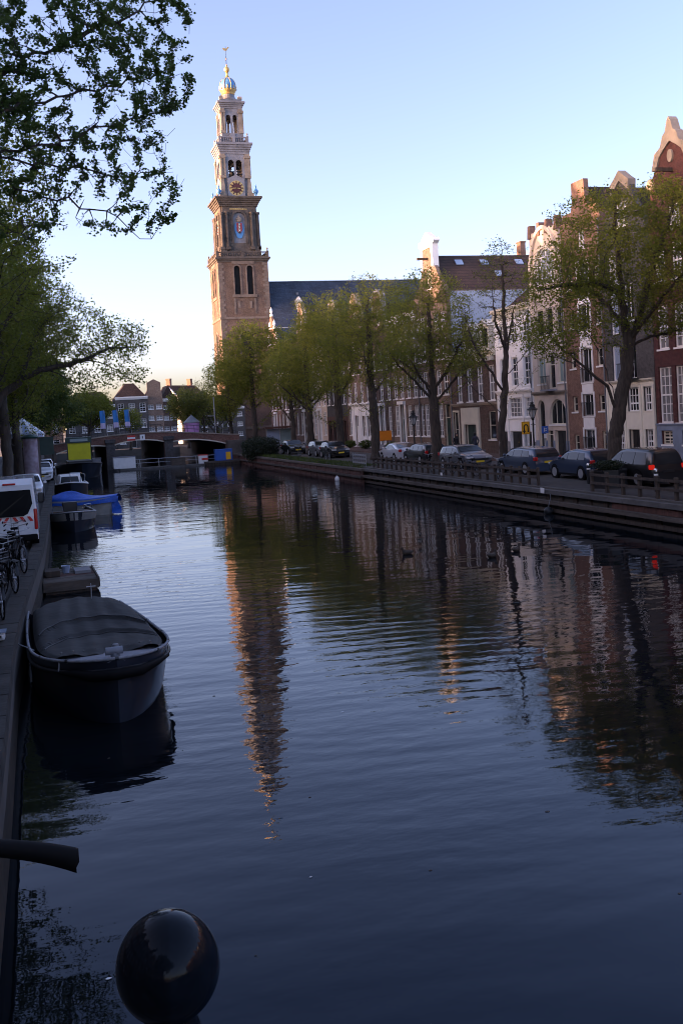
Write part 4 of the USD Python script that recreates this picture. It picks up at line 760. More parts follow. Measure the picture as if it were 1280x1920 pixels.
for x in (-1.65, .05): obj('pane', MB().box(x, x + 1.6, -.01, .01, .2, 2.45), M['glass_green'] if x > 0 else M['glass_blue'], SH)
# pontoon in front of the bridge
PO = thing('pontoon', 'low grey floating walkway moored in front of the bridge', 'pontoon', (13, 113, 0))
for k in range(5): obj('deck_section', MB().box(-5.5 + 2.4 * k, -3.14 + 2.4 * k, -.6, .6, -.1, .22), M['concrete'], PO)
pr_ = MB()
for k in range(6): pr_.box(-5.3 + 2.1 * k, -5.25 + 2.1 * k, .5, .55, .22, 1.1)
pr_.tube([(-5.3, .52, 1.1), (5.25, .52, 1.1)], .025, 5); pr_.tube([(-5.3, .52, .7), (5.25, .52, .7)], .02, 5); obj('handrail', pr_, M['steel'], PO)
def simple_box(name, label, cat, x0, x1, y0, y1, z0, z1, m, lidm, lid=.08):
    t = thing(name, label, cat, ((x0 + x1) / 2, (y0 + y1) / 2, z0)); a, b, c = (x1 - x0) / 2, (y1 - y0) / 2, z1 - z0
    body = MB(); body.tm(rbox(-a, a, -b, b, 0, c, .03, 8)); obj('body', body, M[m], t, smooth=30)
    n = max(2, int(a * 2 / .5)); rb = MB()
    for k in range(n + 1): x = -a + .05 + (2 * a - .1) * k / n; rb.box(x - .03, x + .03, -b - .025, -b + .001, .05, c - .05)
    obj('ribs', rb, M[m], t); obj('lid', MB().box(-a - .03, a + .03, -b - .03, b + .03, c - .001, c + lid), M[lidm], t); return t
simple_box('white_container', 'white box container floating before the left bridge pier', 'container', 6.9, 9.3, 113.0, 114.4, .22, 1.45, 'white_paint', 'grey_stone')
simple_box('small_container', 'small pale container under the left bridge span', 'container', 4.7, 5.6, 113.4, 114.4, .15, 1.5, 'grey_stone', 'lead')
simple_box('brown_crate', 'brown wooden crate on the pontoon before the second bridge pier', 'crate', 13.2, 14.8, 112.5, 113.4, .225, 1.0, 'wood_grey', 'wood_grey')
rw = simple_box('red_white_box', 'small white and red float on the pontoon under the right bridge span', 'float', 16.3, 17.3, 112.5, 113.3, .225, 1.15, 'white_paint', 'red'); obj('stripe', MB().box(-.2, .5, -.44, -.405, .4, .62), M['red'], rw)
simple_box('blue_container', 'blue container with a yellow panel at the right end of the bridge', 'container', 18.1, 20.0, 111.8, 113.0, .45, 1.65, 'blue_sign', 'blue_sign')
obj('yellow_panel', MB().box(.2, .75, -.66, -.63, .1, .95), M['yellow_sign'], stage.GetPrimAtPath('/World/blue_container'))
bb = thing('flat_barge', 'flat dark barge under the blue container', 'barge', (19, 112.2, 0)); obj('hull', MB().add([[-1.9, -1.0, -.4], [1.6, -1.0, -.4], [1.6, 1.0, -.4], [-1.9, 1.0, -.4], [-2.2, -1.1, .44], [1.8, -1.1, .44], [1.8, 1.1, .44], [-2.2, 1.1, .44]], BOXF), M['wood_dark'], bb); obj('rub_rail', MB().box(-2.23, 1.83, -1.14, -1.1, .28, .4), M['wood_grey'], bb)

# ---------------------------------------------------------------- far houses behind the bridge
def far_house(name, label, x, y, W, e, wall, rz, kind, floors, cols, roof='gable', rm='tile', chim=()):
    h = House(name, label, -W / 2, W / 2, e + Z0, wall, xf=(x, y), rz=rz, depth=9)
    if kind == 'neck': h.outline([(W / 2, e + Z0), (1.2, e + 1.6 + Z0), (1.2, e + 2.9 + Z0), (0, e + 3.5 + Z0), (-1.2, e + 2.9 + Z0), (-1.2, e + 1.6 + Z0), (-W / 2, e + Z0)])
    elif kind == 'gable': h.outline([(W / 2, e + Z0), (0, e + W * .42 + Z0), (-W / 2, e + Z0)])
    elif kind == 'bell': h.outline([(W / 2, e + Z0), (W * .3, e + .7 + Z0), (W * .22, e + 2.3 + Z0)] + arc(0, e + 2.3 + Z0, W * .22, 1.2, .2, PI - .2, 7) + [(-W * .22, e + 2.3 + Z0), (-W * .3, e + .7 + Z0), (-W / 2, e + Z0)])
    else: h.cornice(e + Z0 - .3, .5, 'white_paint', .35)
    fh = (e - .6) / floors
    for f in range(floors):
        for c in range(cols):
            u = -W / 2 + W * (c + .5) / cols
            if f == 0 and c == cols // 2: h.door(u - .5, u + .5, Z0 + .05, Z0 + 2.5, 'black', 'white_paint', light=.4); continue
            h.win(u - .5, u + .5, Z0 + f * fh + .8, Z0 + f * fh + fh - .35, 'd', pane=['glass', 'glass_mid'][(f * 3 + c) % 2])
    h.finish(roof, e + Z0 + (W * .42 if kind == 'gable' else 2.6), rm, chim); return h
far_house('far_cornice_house', 'grey brick house with a white cornice behind the three banner flags', 14.6, 178, 5.6, 8.8, 'grey_brick', PI / 2, 'cornice', 3, 3, 'hip', 'tile')
far_house('far_neck_house', 'narrow brown house with a dark stepped top, right of the banner flags', 18.6, 178.2, 2.9, 8.4, 'brown_brick', PI / 2, 'neck', 4, 2)
far_house('far_slim_house', 'slim dark house with tall windows beside the far pale green tree', 21.2, 179, 2.6, 8.2, 'dark_brick', PI / 2, 'cornice', 4, 2)
far_house('far_pink_gable_house', 'white plastered gable with two chimneys catching pink light beyond the bridge', 22.6, 194, 6.5, 8.6, 'white', .75, 'gable', 3, 3, 'gable', 'tile', [(1.2, .3, 13.6, .6), (7.5, .3, 13.6, .6)])
far_house('far_red_roof_house', 'low house with a red tiled roof beside the tram mast', 27.5, 180, 6, 7.0, 'grey_brick', PI / 2, 'cornice', 3, 3, 'gable', 'tile')
far_house('far_corner_house', 'dark house behind the left hand end of the bridge, under the trees', 7.5, 178, 8.5, 7.6, 'grey_brick', PI / 2, 'cornice', 3, 4, 'hip')
far_house('far_left_house', 'brown house at the far left beyond the bridge, mostly hidden by foliage', -2.0, 176, 9.5, 8.4, 'brown_brick', PI / 2, 'cornice', 3, 4, 'hip')
far_house('far_back_house', 'grey house closing the street behind the pink kiosk', 34, 196, 8, 6.5, 'grey_brick', PI / 2, 'cornice', 3, 4, 'hip')
# west bank row: throws the evening shadow over the canal and shows in the water and the black ball
proto = []
for k, (W, e, w, kind) in enumerate(((6.4, 14.6, 'dark_brick', 'neck'), (7.2, 15.6, 'brown_brick', 'cornice'), (5.8, 14.0, 'red_brick', 'bell'))):
    proto.append((far_house('canal_house', None, -11.0, 60, W, e, w, PI, kind, 4, 3, 'gable' if kind != 'cornice' else 'hip'), W))
ORD = [a + b for a in ('', 'twenty ', 'thirty ') for b in ('first', 'second', 'third', 'fourth', 'fifth', 'sixth', 'seventh', 'eighth', 'ninth')]; ORD = ORD[:9] + ['tenth', 'eleventh', 'twelfth', 'thirteenth', 'fourteenth', 'fifteenth', 'sixteenth', 'seventeenth', 'eighteenth', 'nineteenth', 'twentieth'] + ORD[9:18] + ['thirtieth'] + ORD[18:] + ['fortieth']
cols_ = ['dark brick neck gabled', 'brown brick flat corniced', 'red brick bell gabled']
def place_row(x, y0, y1, rz, side, sgn, skip=()):
    y = y0; i = 0; rr = np.random.default_rng(11 + int(x))
    while y < y1:
        h, W = proto[(i * 2 + (i // 4)) % 3]; y += W / 2
        if not any(a < y < b for a, b in skip):
            s = float(rr.uniform(1.03, 1.12)) + (.10 if 36 < y < 70 else 0); lb = f'{cols_[(i * 2 + (i // 4)) % 3]} canal house, {ORD[i]} in the row {side}'
            if not hasattr(h, 'placed'):
                h.placed = 1; h.p.GetAttribute('xformOp:translate').Set(Gf.Vec3d(x, y, Z0)); put(h.p, label=lb, group=f'canal houses {side}')
            else: dup(h.p, (x, y, Z0), rz, lb, f'canal houses {side}', scale=(1, 1, s))
        y += W / 2 + .02; i += 1
place_row(-11.0, -46, 172, PI, 'behind the left bank trees', 1)
place_row(33.0, -46, 41, 0.0, 'past the right frame edge', 1)
# ---------------------------------------------------------------- trees
def grow(limbs, blobs, rg, step=0.4, infl=2.6, kill=0.75, iters=80, jit=.22):
    """space colonisation from given limb polylines towards attractors spread in blobs (centre, radii, count)."""
    pos, par = [], []
    def add(p, q): pos.append(np.asarray(p, float)); par.append(q); return len(pos) - 1
    for L in limbs:
        L = np.asarray(L, float)
        last = add(L[0], -1) if not pos else int(np.argmin(np.linalg.norm(np.array(pos) - L[0], axis=1)))
        seg = np.linalg.norm(np.diff(L, axis=0), axis=1); t = np.concatenate([[0], np.cumsum(seg)]); n = max(2, int(t[-1] / step))
        q = np.linspace(0, t[-1], n + 1)[1:]
        Q = np.stack([np.interp(q, t, L[:, k]) for k in range(3)], 1)
        if len(Q) > 3: Q[1:-1] = (Q[:-2] + 2 * Q[1:-1] + Q[2:]) / 4 + rg.normal(0, .03, Q[1:-1].shape)
        for p in Q: last = add(p, last)
    nl = len(pos); A = []
    for c, r, n in blobs:
        d = rg.normal(size=(n, 3)); d /= np.linalg.norm(d, axis=1, keepdims=True); A.append(np.asarray(c) + d * np.asarray(r) * rg.uniform(.25, 1.0, (n, 1)) ** .55)
    A = np.vstack(A); P = np.array(pos); par = list(par)
    for it in range(iters):
        if not len(A): break
        d, i = cKDTree(P).query(A, distance_upper_bound=infl * (1.6 if it < 12 else 1)); ok = np.isfinite(d)
        if not ok.any(): infl *= 1.5; continue
        v = A[ok] - P[i[ok]]; v /= np.linalg.norm(v, axis=1, keepdims=True) + 1e-9
        s = np.zeros((len(P), 3)); np.add.at(s, i[ok], v); u = np.unique(i[ok]); D = s[u]; D /= np.linalg.norm(D, axis=1, keepdims=True) + 1e-9
        D = D + rg.normal(0, jit, D.shape) + [0, 0, .06]; D /= np.linalg.norm(D, axis=1, keepdims=True)
        N = P[u] + D * step; dn, _ = cKDTree(P).query(N); keep = dn > step * .45
        if not keep.any(): break
        par += list(u[keep]); P = np.vstack([P, N[keep]])
        da, _ = cKDTree(P).query(A); A = A[da > kill]
    return P, np.array(par), nl
def radii(P, par, tip=0.008, ex=2.3):
    n = len(P); a = np.zeros(n); kids = np.bincount(par[par >= 0], minlength=n)
    order = np.arange(n)[::-1]
    for i in order:
        if a[i] == 0: a[i] = tip ** ex
        if par[i] >= 0: a[par[i]] += a[i] * 1.0
    return a ** (1 / ex), kids
def chains(P, par, r, mask):
    """maximal chains of masked nodes, each starting at its parent node"""
    n = len(P); kid = {}
    for i in range(n):
        if par[i] >= 0 and mask[i]: kid.setdefault(int(par[i]), []).append(i)
    out = []; stack = [(int(p), k) for p in kid for k in kid[p] if not (mask[p] and max(kid[p], key=lambda j: r[j]) == k and par[p] >= 0)]
    for p, k in stack:
        c = [p, k]
        while k in kid: k = max(kid[k], key=lambda j: r[j]); c.append(k)
        out.append(c)
    return out
def leaf_mesh(C, size, rg, flat=0.5):
    n = len(C); s = size * rg.uniform(.6, 1.3, n)
    a = rg.normal(size=(n, 3)); a[:, 2] *= flat; a /= np.linalg.norm(a, axis=1, keepdims=True)
    b = np.cross(a, rg.normal(size=(n, 3))); b /= np.linalg.norm(b, axis=1, keepdims=True) + 1e-9
    w = s * .34
    V = np.stack([C - a * s[:, None] * .5, C + b * w[:, None] - a * s[:, None] * .05, C + a * s[:, None] * .5, C - b * w[:, None] + a * s[:, None] * .02], 1).reshape(-1, 3)
    q = np.arange(n) * 4
    return V, np.stack([q, q + 1, q + 2, q, q + 2, q + 3], 1).reshape(-1, 3)
def tree(name, label, limbs, blobs, seed, leaf=0.13, per=9, spread=.24, r0=.28, leafmat='leaf', cat='tree', group=None, tip=.008, step=.3, kill=.46, leaf_r=.022, clump=None, infl=2.2, barkmat='bark', gap=0.0, jit=.22):
    rg = np.random.default_rng(seed); base = np.asarray(limbs[0][0], float)
    P, par, nl = grow(limbs, blobs, rg, step, infl, kill, jit=jit)
    r, kids = radii(P, par, tip); r = np.maximum(r, tip * .7)
    k = r0 / r[0]; w = np.clip((r / r[0]), 0, 1); r = np.where(r > .03, r * (1 + (k - 1) * w ** .6), r) if k > 1 else np.where(r > .03, .03 + (r - .03) * max(.05, (r0 - .03) / (r[0] - .03)), r)
    flare = np.clip(1 - (P[:, 2] - base[2]) / .9, 0, 1); r = r * (1 + .35 * flare ** 2 * (r > r0 * .7))
    t = thing(name, label, cat, base, 0, group); P0 = P - base
    big = r > .045
    tr, lm = MB(), MB()
    ch = sorted(chains(P0, par, r, big), key=lambda c: -r[c[1]])
    for q, c in enumerate(ch):
        rr = r[c].copy(); rr[0] = min(rr[0], rr[1] * 1.25); 
        if q and rr[1] > .075: obj('limb', MB().tube(P0[c], rr, 8), M[barkmat], t, smooth=True)
        else: (tr if q == 0 else lm).tube(P0[c], rr, 10 if rr[0] > .1 else 6)
    obj('trunk', tr, M[barkmat], t, smooth=True)
    if lm.v: obj('branches', lm, M[barkmat], t, smooth=True)
    tw = np.where(~big & (par >= 0))[0]
    a, b = P0[par[tw]], P0[tw]; d = b - a; d /= np.linalg.norm(d, axis=1, keepdims=True) + 1e-9
    u = np.cross(d, [.31, .52, .79]); u /= np.linalg.norm(u, axis=1, keepdims=True) + 1e-9; v = np.cross(d, u)
    ra, rb = np.minimum(r[par[tw]], .045)[:, None], r[tw][:, None]; vs = []
    for e, rad in ((a, ra), (b, rb)):
        for z in range(3): an = z * 2.0944; vs.append(e + rad * (math.cos(an) * u + math.sin(an) * v))
    V = np.stack(vs, 1).reshape(-1, 3); o = np.arange(len(tw)) * 6
    f = []
    for z in range(3): y = (z + 1) % 3; f += [np.stack([o + z, o + y, o + 3 + y], 1), np.stack([o + z, o + 3 + y, o + 3 + z], 1)]
    obj('twigs', MB().add(V, np.vstack(f)), M[barkmat], t)
    cand = np.where((r < leaf_r) & (par >= 0))[0]
    if gap: cand = cand[meshkit.noise(P[cand] * .55, seed) > gap]
    if clump:                                                      # dense sausage shaped seed clusters along the twig ends
        L = []; on = meshkit.noise(P * 4.2, 5) * .75 + .25 * rg.random(len(P))
        for i in cand:
            if on[i] < clump[0]: continue
            a_, b_ = P0[par[i]], P0[i]; m = int(clump[1] * rg.uniform(.5, 1.3)); tt = rg.uniform(-.1, 1.15, (m, 1)); L.append(a_ + (b_ - a_) * tt + rg.normal(0, clump[2] * rg.uniform(.6, 1.2), (m, 3)))
        C = np.vstack(L)
    else:
        C = np.repeat((P0[cand] + P0[par[cand]]) / 2, per, 0) + rg.normal(0, spread, (len(cand) * per, 3)) * [1, 1, .75]
    V, f = leaf_mesh(C, leaf, rg)
    obj('crown', MB().add(V, f), M[leafmat], t)
    return t
Zt = 1.12
# right bank
tree('canal_tree', 'big elm with a forked trunk and wide bent limbs rising from the planter at right', [
    [(25.0, 40.7, Zt), (25.14, 40.7, 2.84), (25.44, 40.7, 4.43), (25.85, 40.7, 5.9), (26.09, 40.7, 7.12), (25.93, 40.7, 8.48), (25.88, 40.7, 10.2), (25.8, 40.9, 12.4), (25.66, 40.7, 14.0)],
    [(26.09, 40.7, 7.12), (26.66, 40.4, 8.96), (27.34, 40.2, 11.18), (28.16, 40.0, 13.1), (28.5, 40, 14.4)],
    [(25.35, 40.7, 4.2), (24.8, 40.5, 5.5), (23.99, 40.4, 5.97), (22.8, 40.2, 6.63), (21.5, 40.0, 6.99)],
    [(24.2, 40.45, 5.9), (23.35, 40.7, 6.73), (22.44, 41, 7.61), (21.8, 41.2, 8.6)],
    [(25.3, 40.7, 4.6), (24.98, 40.9, 6.3), (24.54, 41.1, 7.54), (23.99, 41.5, 8.53)],
    [(25.9, 40.7, 6.9), (25.31, 40.2, 7.4), (24.62, 39.9, 7.34), (23.65, 39.6, 7.4)],
    [(25.88, 40.7, 9.4), (25.44, 40.6, 9.85), (24.63, 40.6, 10.2), (22.98, 40.6, 10.13), (21.6, 40.6, 9.91)],
    [(26.1, 40.7, 7.2), (27.17, 40.7, 7.71), (28.2, 41, 7.8), (29.35, 41.2, 8.0)],
    [(25.9, 40.7, 8.2), (26.0, 42.5, 9.6), (25.9, 44.0, 10.6)], [(26.2, 40.6, 7.6), (26.6, 38.8, 9.2), (27.0, 37.4, 10.3)]],
    [((25.4, 40.8, 12.3), (3.0, 3.0, 2.6), 760), ((27.9, 40.2, 12.6), (2.6, 2.8, 2.5), 620), ((22.6, 40.7, 10.1), (2.0, 2.2, 2.0), 420), ((22.0, 40.4, 7.9), (1.7, 1.8, 1.1), 220), ((28.8, 41.0, 9.2), (1.8, 2.2, 1.7), 330), ((25.6, 41, 9.2), (2.2, 2.6, 1.2), 300), ((25.9, 43.2, 11.0), (2.2, 1.6, 2.0), 260), ((26.8, 37.8, 10.8), (2.0, 1.6, 2.0), 260)], 21, leaf=.115, per=20, spread=.22, r0=.33, gap=.16, kill=.38, step=.26)
tree('canal_tree', 'slender sparsely leaved upright tree in front of the white house', [
    [(25.0, 52.2, Zt), (24.97, 52.2, 3.95), (25.27, 52.2, 5.77), (25.4, 52.2, 7.0), (25.45, 52.2, 8.5), (25.45, 52.2, 10.9), (25.5, 52.2, 14.2)], [(25.0, 52.2, 4.4), (23.9, 52.1, 5.4), (23.2, 52, 5.9), (22.6, 52, 6.9)],
    [(25.2, 52.2, 5.6), (24.3, 52.4, 7.2), (23.6, 52.5, 8.4), (23.2, 52.6, 10.0)], [(25.4, 52.2, 6.5), (26.4, 52, 7.6), (27.3, 51.8, 8.6)], [(25.42, 52.2, 7.4), (26.0, 52.6, 9.2), (26.5, 52.8, 10.9)], [(25.42, 52.2, 8.0), (24.6, 51.6, 9.6), (24.3, 51.2, 11.2)], [(25.1, 52.2, 5.0), (25.9, 51.2, 6.2), (26.8, 50.6, 7.0)]],
    [((25.3, 52.2, 11.6), (1.7, 1.7, 2.9), 1092), ((23.8, 52.3, 9.6), (1.4, 1.6, 2.0), 624), ((26.8, 52.2, 9.6), (1.3, 1.6, 1.8), 624), ((23.0, 52.1, 7.2), (.9, 1.0, .9), 208)], 22, leaf=.10, per=9, spread=.17, r0=.21, gap=.36, leafmat='leaf_light', kill=.38, step=.26)
def plain_tree(name, label, x, y, h, seed, wide=3.6, low=4.2, r0=.3, leafmat='leaf', leaf=.13, per=15, limbs=(), nb=1.0, gap=.21, lean=0, dens=1.0, spread=.22):
    rg = np.random.default_rng(seed * 7 + 1); z = Zt
    L = [[(x, y, z), (x + .1, y, z + 2.2), (x + lean * .4, y, low + 1.2), (x + lean * .7, y, low + 3.2), (x + lean, y, h - 2.0)]]
    for k in range(6):
        a = k * 2.4 + rg.uniform(0, 1); zb = low + rg.uniform(-.7, 1.8); e = wide * rg.uniform(.55, .85)
        L.append([(x + lean * .5, y, zb), (x + math.cos(a) * e * .5, y + math.sin(a) * e * .5, zb + 1.2), (x + math.cos(a) * e, y + math.sin(a) * e, zb + rg.uniform(2, 3.4))])
    L += list(limbs); B = []
    zc = (low + 1.5 + h) / 2; hz = (h - low - 1.0) / 2
    B.append(((x + lean, y, zc + .5), (wide * .8, wide * .8, hz), int(2000 * dens)))
    for k in range(7):
        a = k * 2.4 + rg.uniform(0, 2); q = rg.uniform(.45, .72); B.append(((x + lean * .6 + math.cos(a) * wide * q, y + math.sin(a) * wide * q, zc + rg.uniform(-.75, .55) * hz), (wide * .5, wide * .5, hz * rg.uniform(.34, .55)), int(560 * dens)))
    return tree(name, label, L, B, seed, leaf=leaf, per=per, r0=r0, leafmat=leafmat, gap=gap, spread=spread)
plain_tree('canal_tree', 'full green tree between the white car and the grey car on the far quay', 25.0, 62.6, 13.9, 23, 3.9, 5.4, .34, limbs=[[(25.1, 62.6, 5.3), (23.8, 62.4, 6.7), (22.6, 62.2, 7.8), (21.6, 62, 9.2)], [(24.2, 62.5, 6.3), (23, 62.8, 6.4), (22, 63, 6.6)]], gap=.21)
plain_tree('canal_tree', 'full green tree just left of the orange road sign', 25.0, 75.6, 15.3, 24, 4.1, 5.0, .34, limbs=[[(25, 75.6, 4.3), (24.2, 75.4, 5.6), (23.4, 75.3, 6.3), (21.8, 75, 6.7)]], gap=.21)
plain_tree('canal_tree', 'tall tree with the sunlit yellow top, left of the pediment gable', 25.05, 85.6, 15.6, 25, 4.0, 5.0, .36, limbs=[[(25.1, 85.6, 3.6), (24.2, 85.4, 4.2), (23.3, 85.2, 4.6), (22.2, 85, 5.8), (21.8, 85, 7)]], gap=.21, leaf=.14)
plain_tree('canal_tree', 'thick trunked green tree behind the row of dark parked cars', 25.1, 96.3, 14.0, 26, 3.7, 4.6, .36, gap=.21, leaf=.15)
plain_tree('canal_tree', 'broad yellow green tree in front of the base of the church tower', 25.2, 124, 17.2, 27, 5.0, 4.4, .34, gap=.22, leaf=.22, per=8, spread=.26)
plain_tree('canal_tree', 'second trunk and crown left of the broad tree at the tower base', 23.4, 131, 12.8, 28, 3.6, 4.4, .26, gap=.22, leaf=.22, per=8, spread=.26)
plain_tree('canal_tree', 'darker tree against the white gabled house, right of the church tower', 27.2, 112, 13.6, 29, 3.4, 4.5, .28, gap=.22, leaf=.2, per=8, spread=.25)
# left bank
tree('overhanging_tree', 'near dark tree whose seed clustered branches hang across the top left sky', [
    [(-3.2, 8.6, Zt), (-3.15, 8.7, 3.6), (-3.0, 9.0, 5.4), (-2.7, 9.6, 7.0), (-2.3, 10.4, 9.0), (-2.0, 11, 11)],
    [(-3.0, 9.0, 5.6), (-2.0, 10.2, 6.9), (-1.1, 11.2, 7.6), (-.33, 11.8, 7.9), (.45, 12.2, 8.22), (1.1, 12.4, 8.5), (1.9, 12.6, 8.8)],
    [(-2.0, 10.2, 6.9), (-1.0, 11.3, 8.1), (0, 12.0, 9.0), (.9, 12.3, 9.6), (1.8, 12.5, 10.05)], [(-2.75, 9.5, 7.0), (-1.5, 10.8, 8.7), (-.6, 11.6, 9.7), (.3, 12.1, 10.4), (1.2, 12.5, 11.0)],
    [(-1.1, 11.2, 7.6), (-.2, 12.0, 7.62), (.5, 12.3, 7.5), (1.0, 12.5, 7.3), (1.4, 12.6, 7.12)], [(-.33, 11.8, 7.9), (.5, 12.5, 7.95), (1.2, 12.9, 7.95), (1.8, 13.2, 8.1)],
    [(-1.0, 11.3, 8.1), (0, 12.2, 8.6), (.9, 12.7, 9.0), (1.8, 13.0, 9.35)], [(-1.5, 10.8, 8.7), (-.9, 11.8, 10), (-.5, 12.4, 11)], [(-1.1, 11.2, 7.6), (-.5, 12.2, 7.3), (-.05, 12.7, 7.15)]],
    [((.45, 12.3, 8.9), (1.6, 1.2, 1.2), 1500), ((.95, 12.4, 7.75), (.95, .8, .65), 520), ((-.5, 12.0, 8.1), (.9, 1.1, 1.1), 700), ((.1, 12.4, 10.0), (1.7, 1.2, .9), 900), ((1.35, 12.5, 9.7), (.8, .7, .7), 380), ((-.15, 12.6, 7.35), (.55, .7, .35), 160), ((-2.2, 11.2, 10.2), (1.5, 1.5, 1.5), 240)],
    41, leaf=.044, r0=.11, tip=.0028, step=.15, kill=.17, infl=1.0, jit=.13, leafmat='leaf_hang', leaf_r=.0062, clump=(.50, 62, .030))
plain_tree('left_bank_tree', 'airy tree on the near left quay behind the hanging branches', -2.9, 27.5, 17.0, 42, 3.5, 6.6, .3, 'leaf', leaf=.10, limbs=[[(-2.6, 27.5, 8.5), (-1.6, 27.6, 9.8), (-.6, 27.8, 10.2), (.2, 28, 10.4), (.9, 28, 10.3)], [(-2.7, 27.5, 7.2), (-1.4, 28, 8.4), (-.2, 28, 9.1), (1.0, 28.2, 9.4)], [(-2.7, 27.5, 6.8), (-1.5, 27.3, 7.4), (-.4, 27.5, 8.0)]], gap=.25, spread=.16, per=19, dens=1.5)
tree('left_bank_tree', 'tree with one long dark limb reaching out low over the boats', [
    [(-2.5, 44.5, Zt), (-2.45, 44.5, 3.6), (-2.3, 44.7, 5.6), (-2.6, 44.9, 7.6), (-2.9, 45, 10), (-2.8, 45, 12.0), (-2.8, 45.2, 14)], [(-2.35, 44.6, 5.4), (-1.81, 45, 6.3), (-.89, 45, 7.18), (.22, 45, 7.5), (2.04, 45, 7.85), (3.04, 45, 7.45), (3.69, 45, 6.85), (4.3, 45, 6.7)],
    [(1.6, 45, 7.78), (2.8, 45.2, 8.3), (3.8, 45.4, 8.4), (4.5, 45.5, 8.3)], [(.22, 45, 7.5), (1.2, 44.6, 6.9), (2.0, 44.4, 6.6)], [(-.89, 45, 7.18), (-.2, 45.6, 8.9), (.6, 46, 10.2)], [(-2.6, 44.9, 7.6), (-1.4, 44.6, 9.4), (-.4, 44.4, 11.0)], [(-2.6, 45, 8.2), (-3.8, 46, 9.8), (-4.6, 47, 11)], [(-2.3, 44.6, 6.0), (-1.6, 43.4, 7.2), (-.8, 42.6, 8.6)]],
    [((3.3, 45.2, 8.7), (1.35, 1.6, 1.0), 884), ((1.3, 45.3, 9.1), (1.9, 2.0, 1.6), 1352), ((-.6, 45, 10.6), (2.3, 2.4, 1.9), 1352), ((-1.2, 44.6, 8.3), (1.8, 2.0, 1.3), 936), ((2.2, 44.6, 7.0), (1.4, 1.2, .7), 390), ((-3.4, 46, 11), (2.2, 2.4, 2.2), 780), ((3.8, 45, 7.5), (.8, .8, .6), 234)], 43, leaf=.11, per=14, spread=.19, r0=.27, gap=.2, kill=.38, step=.26)
plain_tree('left_bank_tree', 'dark trunked tree beside the white parked car at far left', -2.2, 57.5, 18.0, 44, 4.0, 5.2, .3, leaf=.14, gap=.12, limbs=[[(-2.2, 57.5, 5.2), (-1.0, 57, 6.6), (.6, 57, 7.2), (2.2, 57, 7.0)]], per=19, dens=1.5)
plain_tree('left_bank_tree', 'tree with the straight dark trunk behind the poster column', -2.0, 72, 15.5, 45, 4.2, 4.2, .28, leaf=.16, gap=.12, leafmat='leaf', limbs=[[(-2, 72, 4.2), (-.6, 72, 4.8), (1.2, 72, 5.2), (2.8, 72, 6.2)]], per=19, dens=1.5)
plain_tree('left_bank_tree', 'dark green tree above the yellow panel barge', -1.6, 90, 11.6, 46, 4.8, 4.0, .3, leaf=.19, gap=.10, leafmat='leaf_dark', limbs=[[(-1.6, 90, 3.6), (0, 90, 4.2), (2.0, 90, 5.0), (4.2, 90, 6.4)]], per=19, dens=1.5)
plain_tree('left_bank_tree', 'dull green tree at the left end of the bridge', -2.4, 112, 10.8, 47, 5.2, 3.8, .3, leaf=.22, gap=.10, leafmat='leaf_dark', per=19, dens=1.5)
plain_tree('far_tree', 'bushy green tree left of the three banner flags beyond the bridge', 5.6, 142, 9.6, 48, 4.3, 4.2, .28, leaf=.26, gap=.1, leafmat='leaf', per=8, spread=.3)
plain_tree('far_tree', 'pale lime tree behind the bridge, left of the pink kiosk', 20.4, 150, 9.6, 49, 3.6, 3.2, .26, leaf=.26, gap=.1, leafmat='leaf_light', per=9, spread=.3)
plain_tree('far_tree', 'bare topped brown green tree directly behind the pink kiosk', 23.2, 153, 11.2, 50, 2.8, 4.0, .24, leaf=.2, gap=.45, leafmat='leaf_light', per=4, spread=.3)
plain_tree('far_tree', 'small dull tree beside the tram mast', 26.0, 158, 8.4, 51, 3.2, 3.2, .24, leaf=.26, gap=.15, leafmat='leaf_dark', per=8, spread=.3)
plain_tree('far_tree', 'small green tree in front of the cornice house, right of the banner flags', 12.6, 160, 7.2, 56, 2.2, 3.0, .22, leaf=.24, gap=.2, leafmat='leaf', per=9, spread=.3)
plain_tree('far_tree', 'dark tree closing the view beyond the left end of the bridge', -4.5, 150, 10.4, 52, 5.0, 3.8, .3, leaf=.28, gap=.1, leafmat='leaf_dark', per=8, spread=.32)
plain_tree('near_bank_tree', 'dark tree on the right bank near the bridge, seen only mirrored in the water', 25.0, 28.5, 14.2, 53, 4.0, 5.2, .32, leaf=.16, gap=.2, per=7)
plain_tree('near_bank_tree', 'tree beyond the right edge of the photo, seen only mirrored in the water', 25.0, 16, 13.4, 54, 4.0, 5.0, .32, leaf=.2, gap=.2, per=6)
plain_tree('rear_tree', 'tree behind the photographer, mirrored in the black ball', -3.0, -9, 13.0, 55, 4.2, 4.6, .3, leaf=.24, gap=.15, per=6)
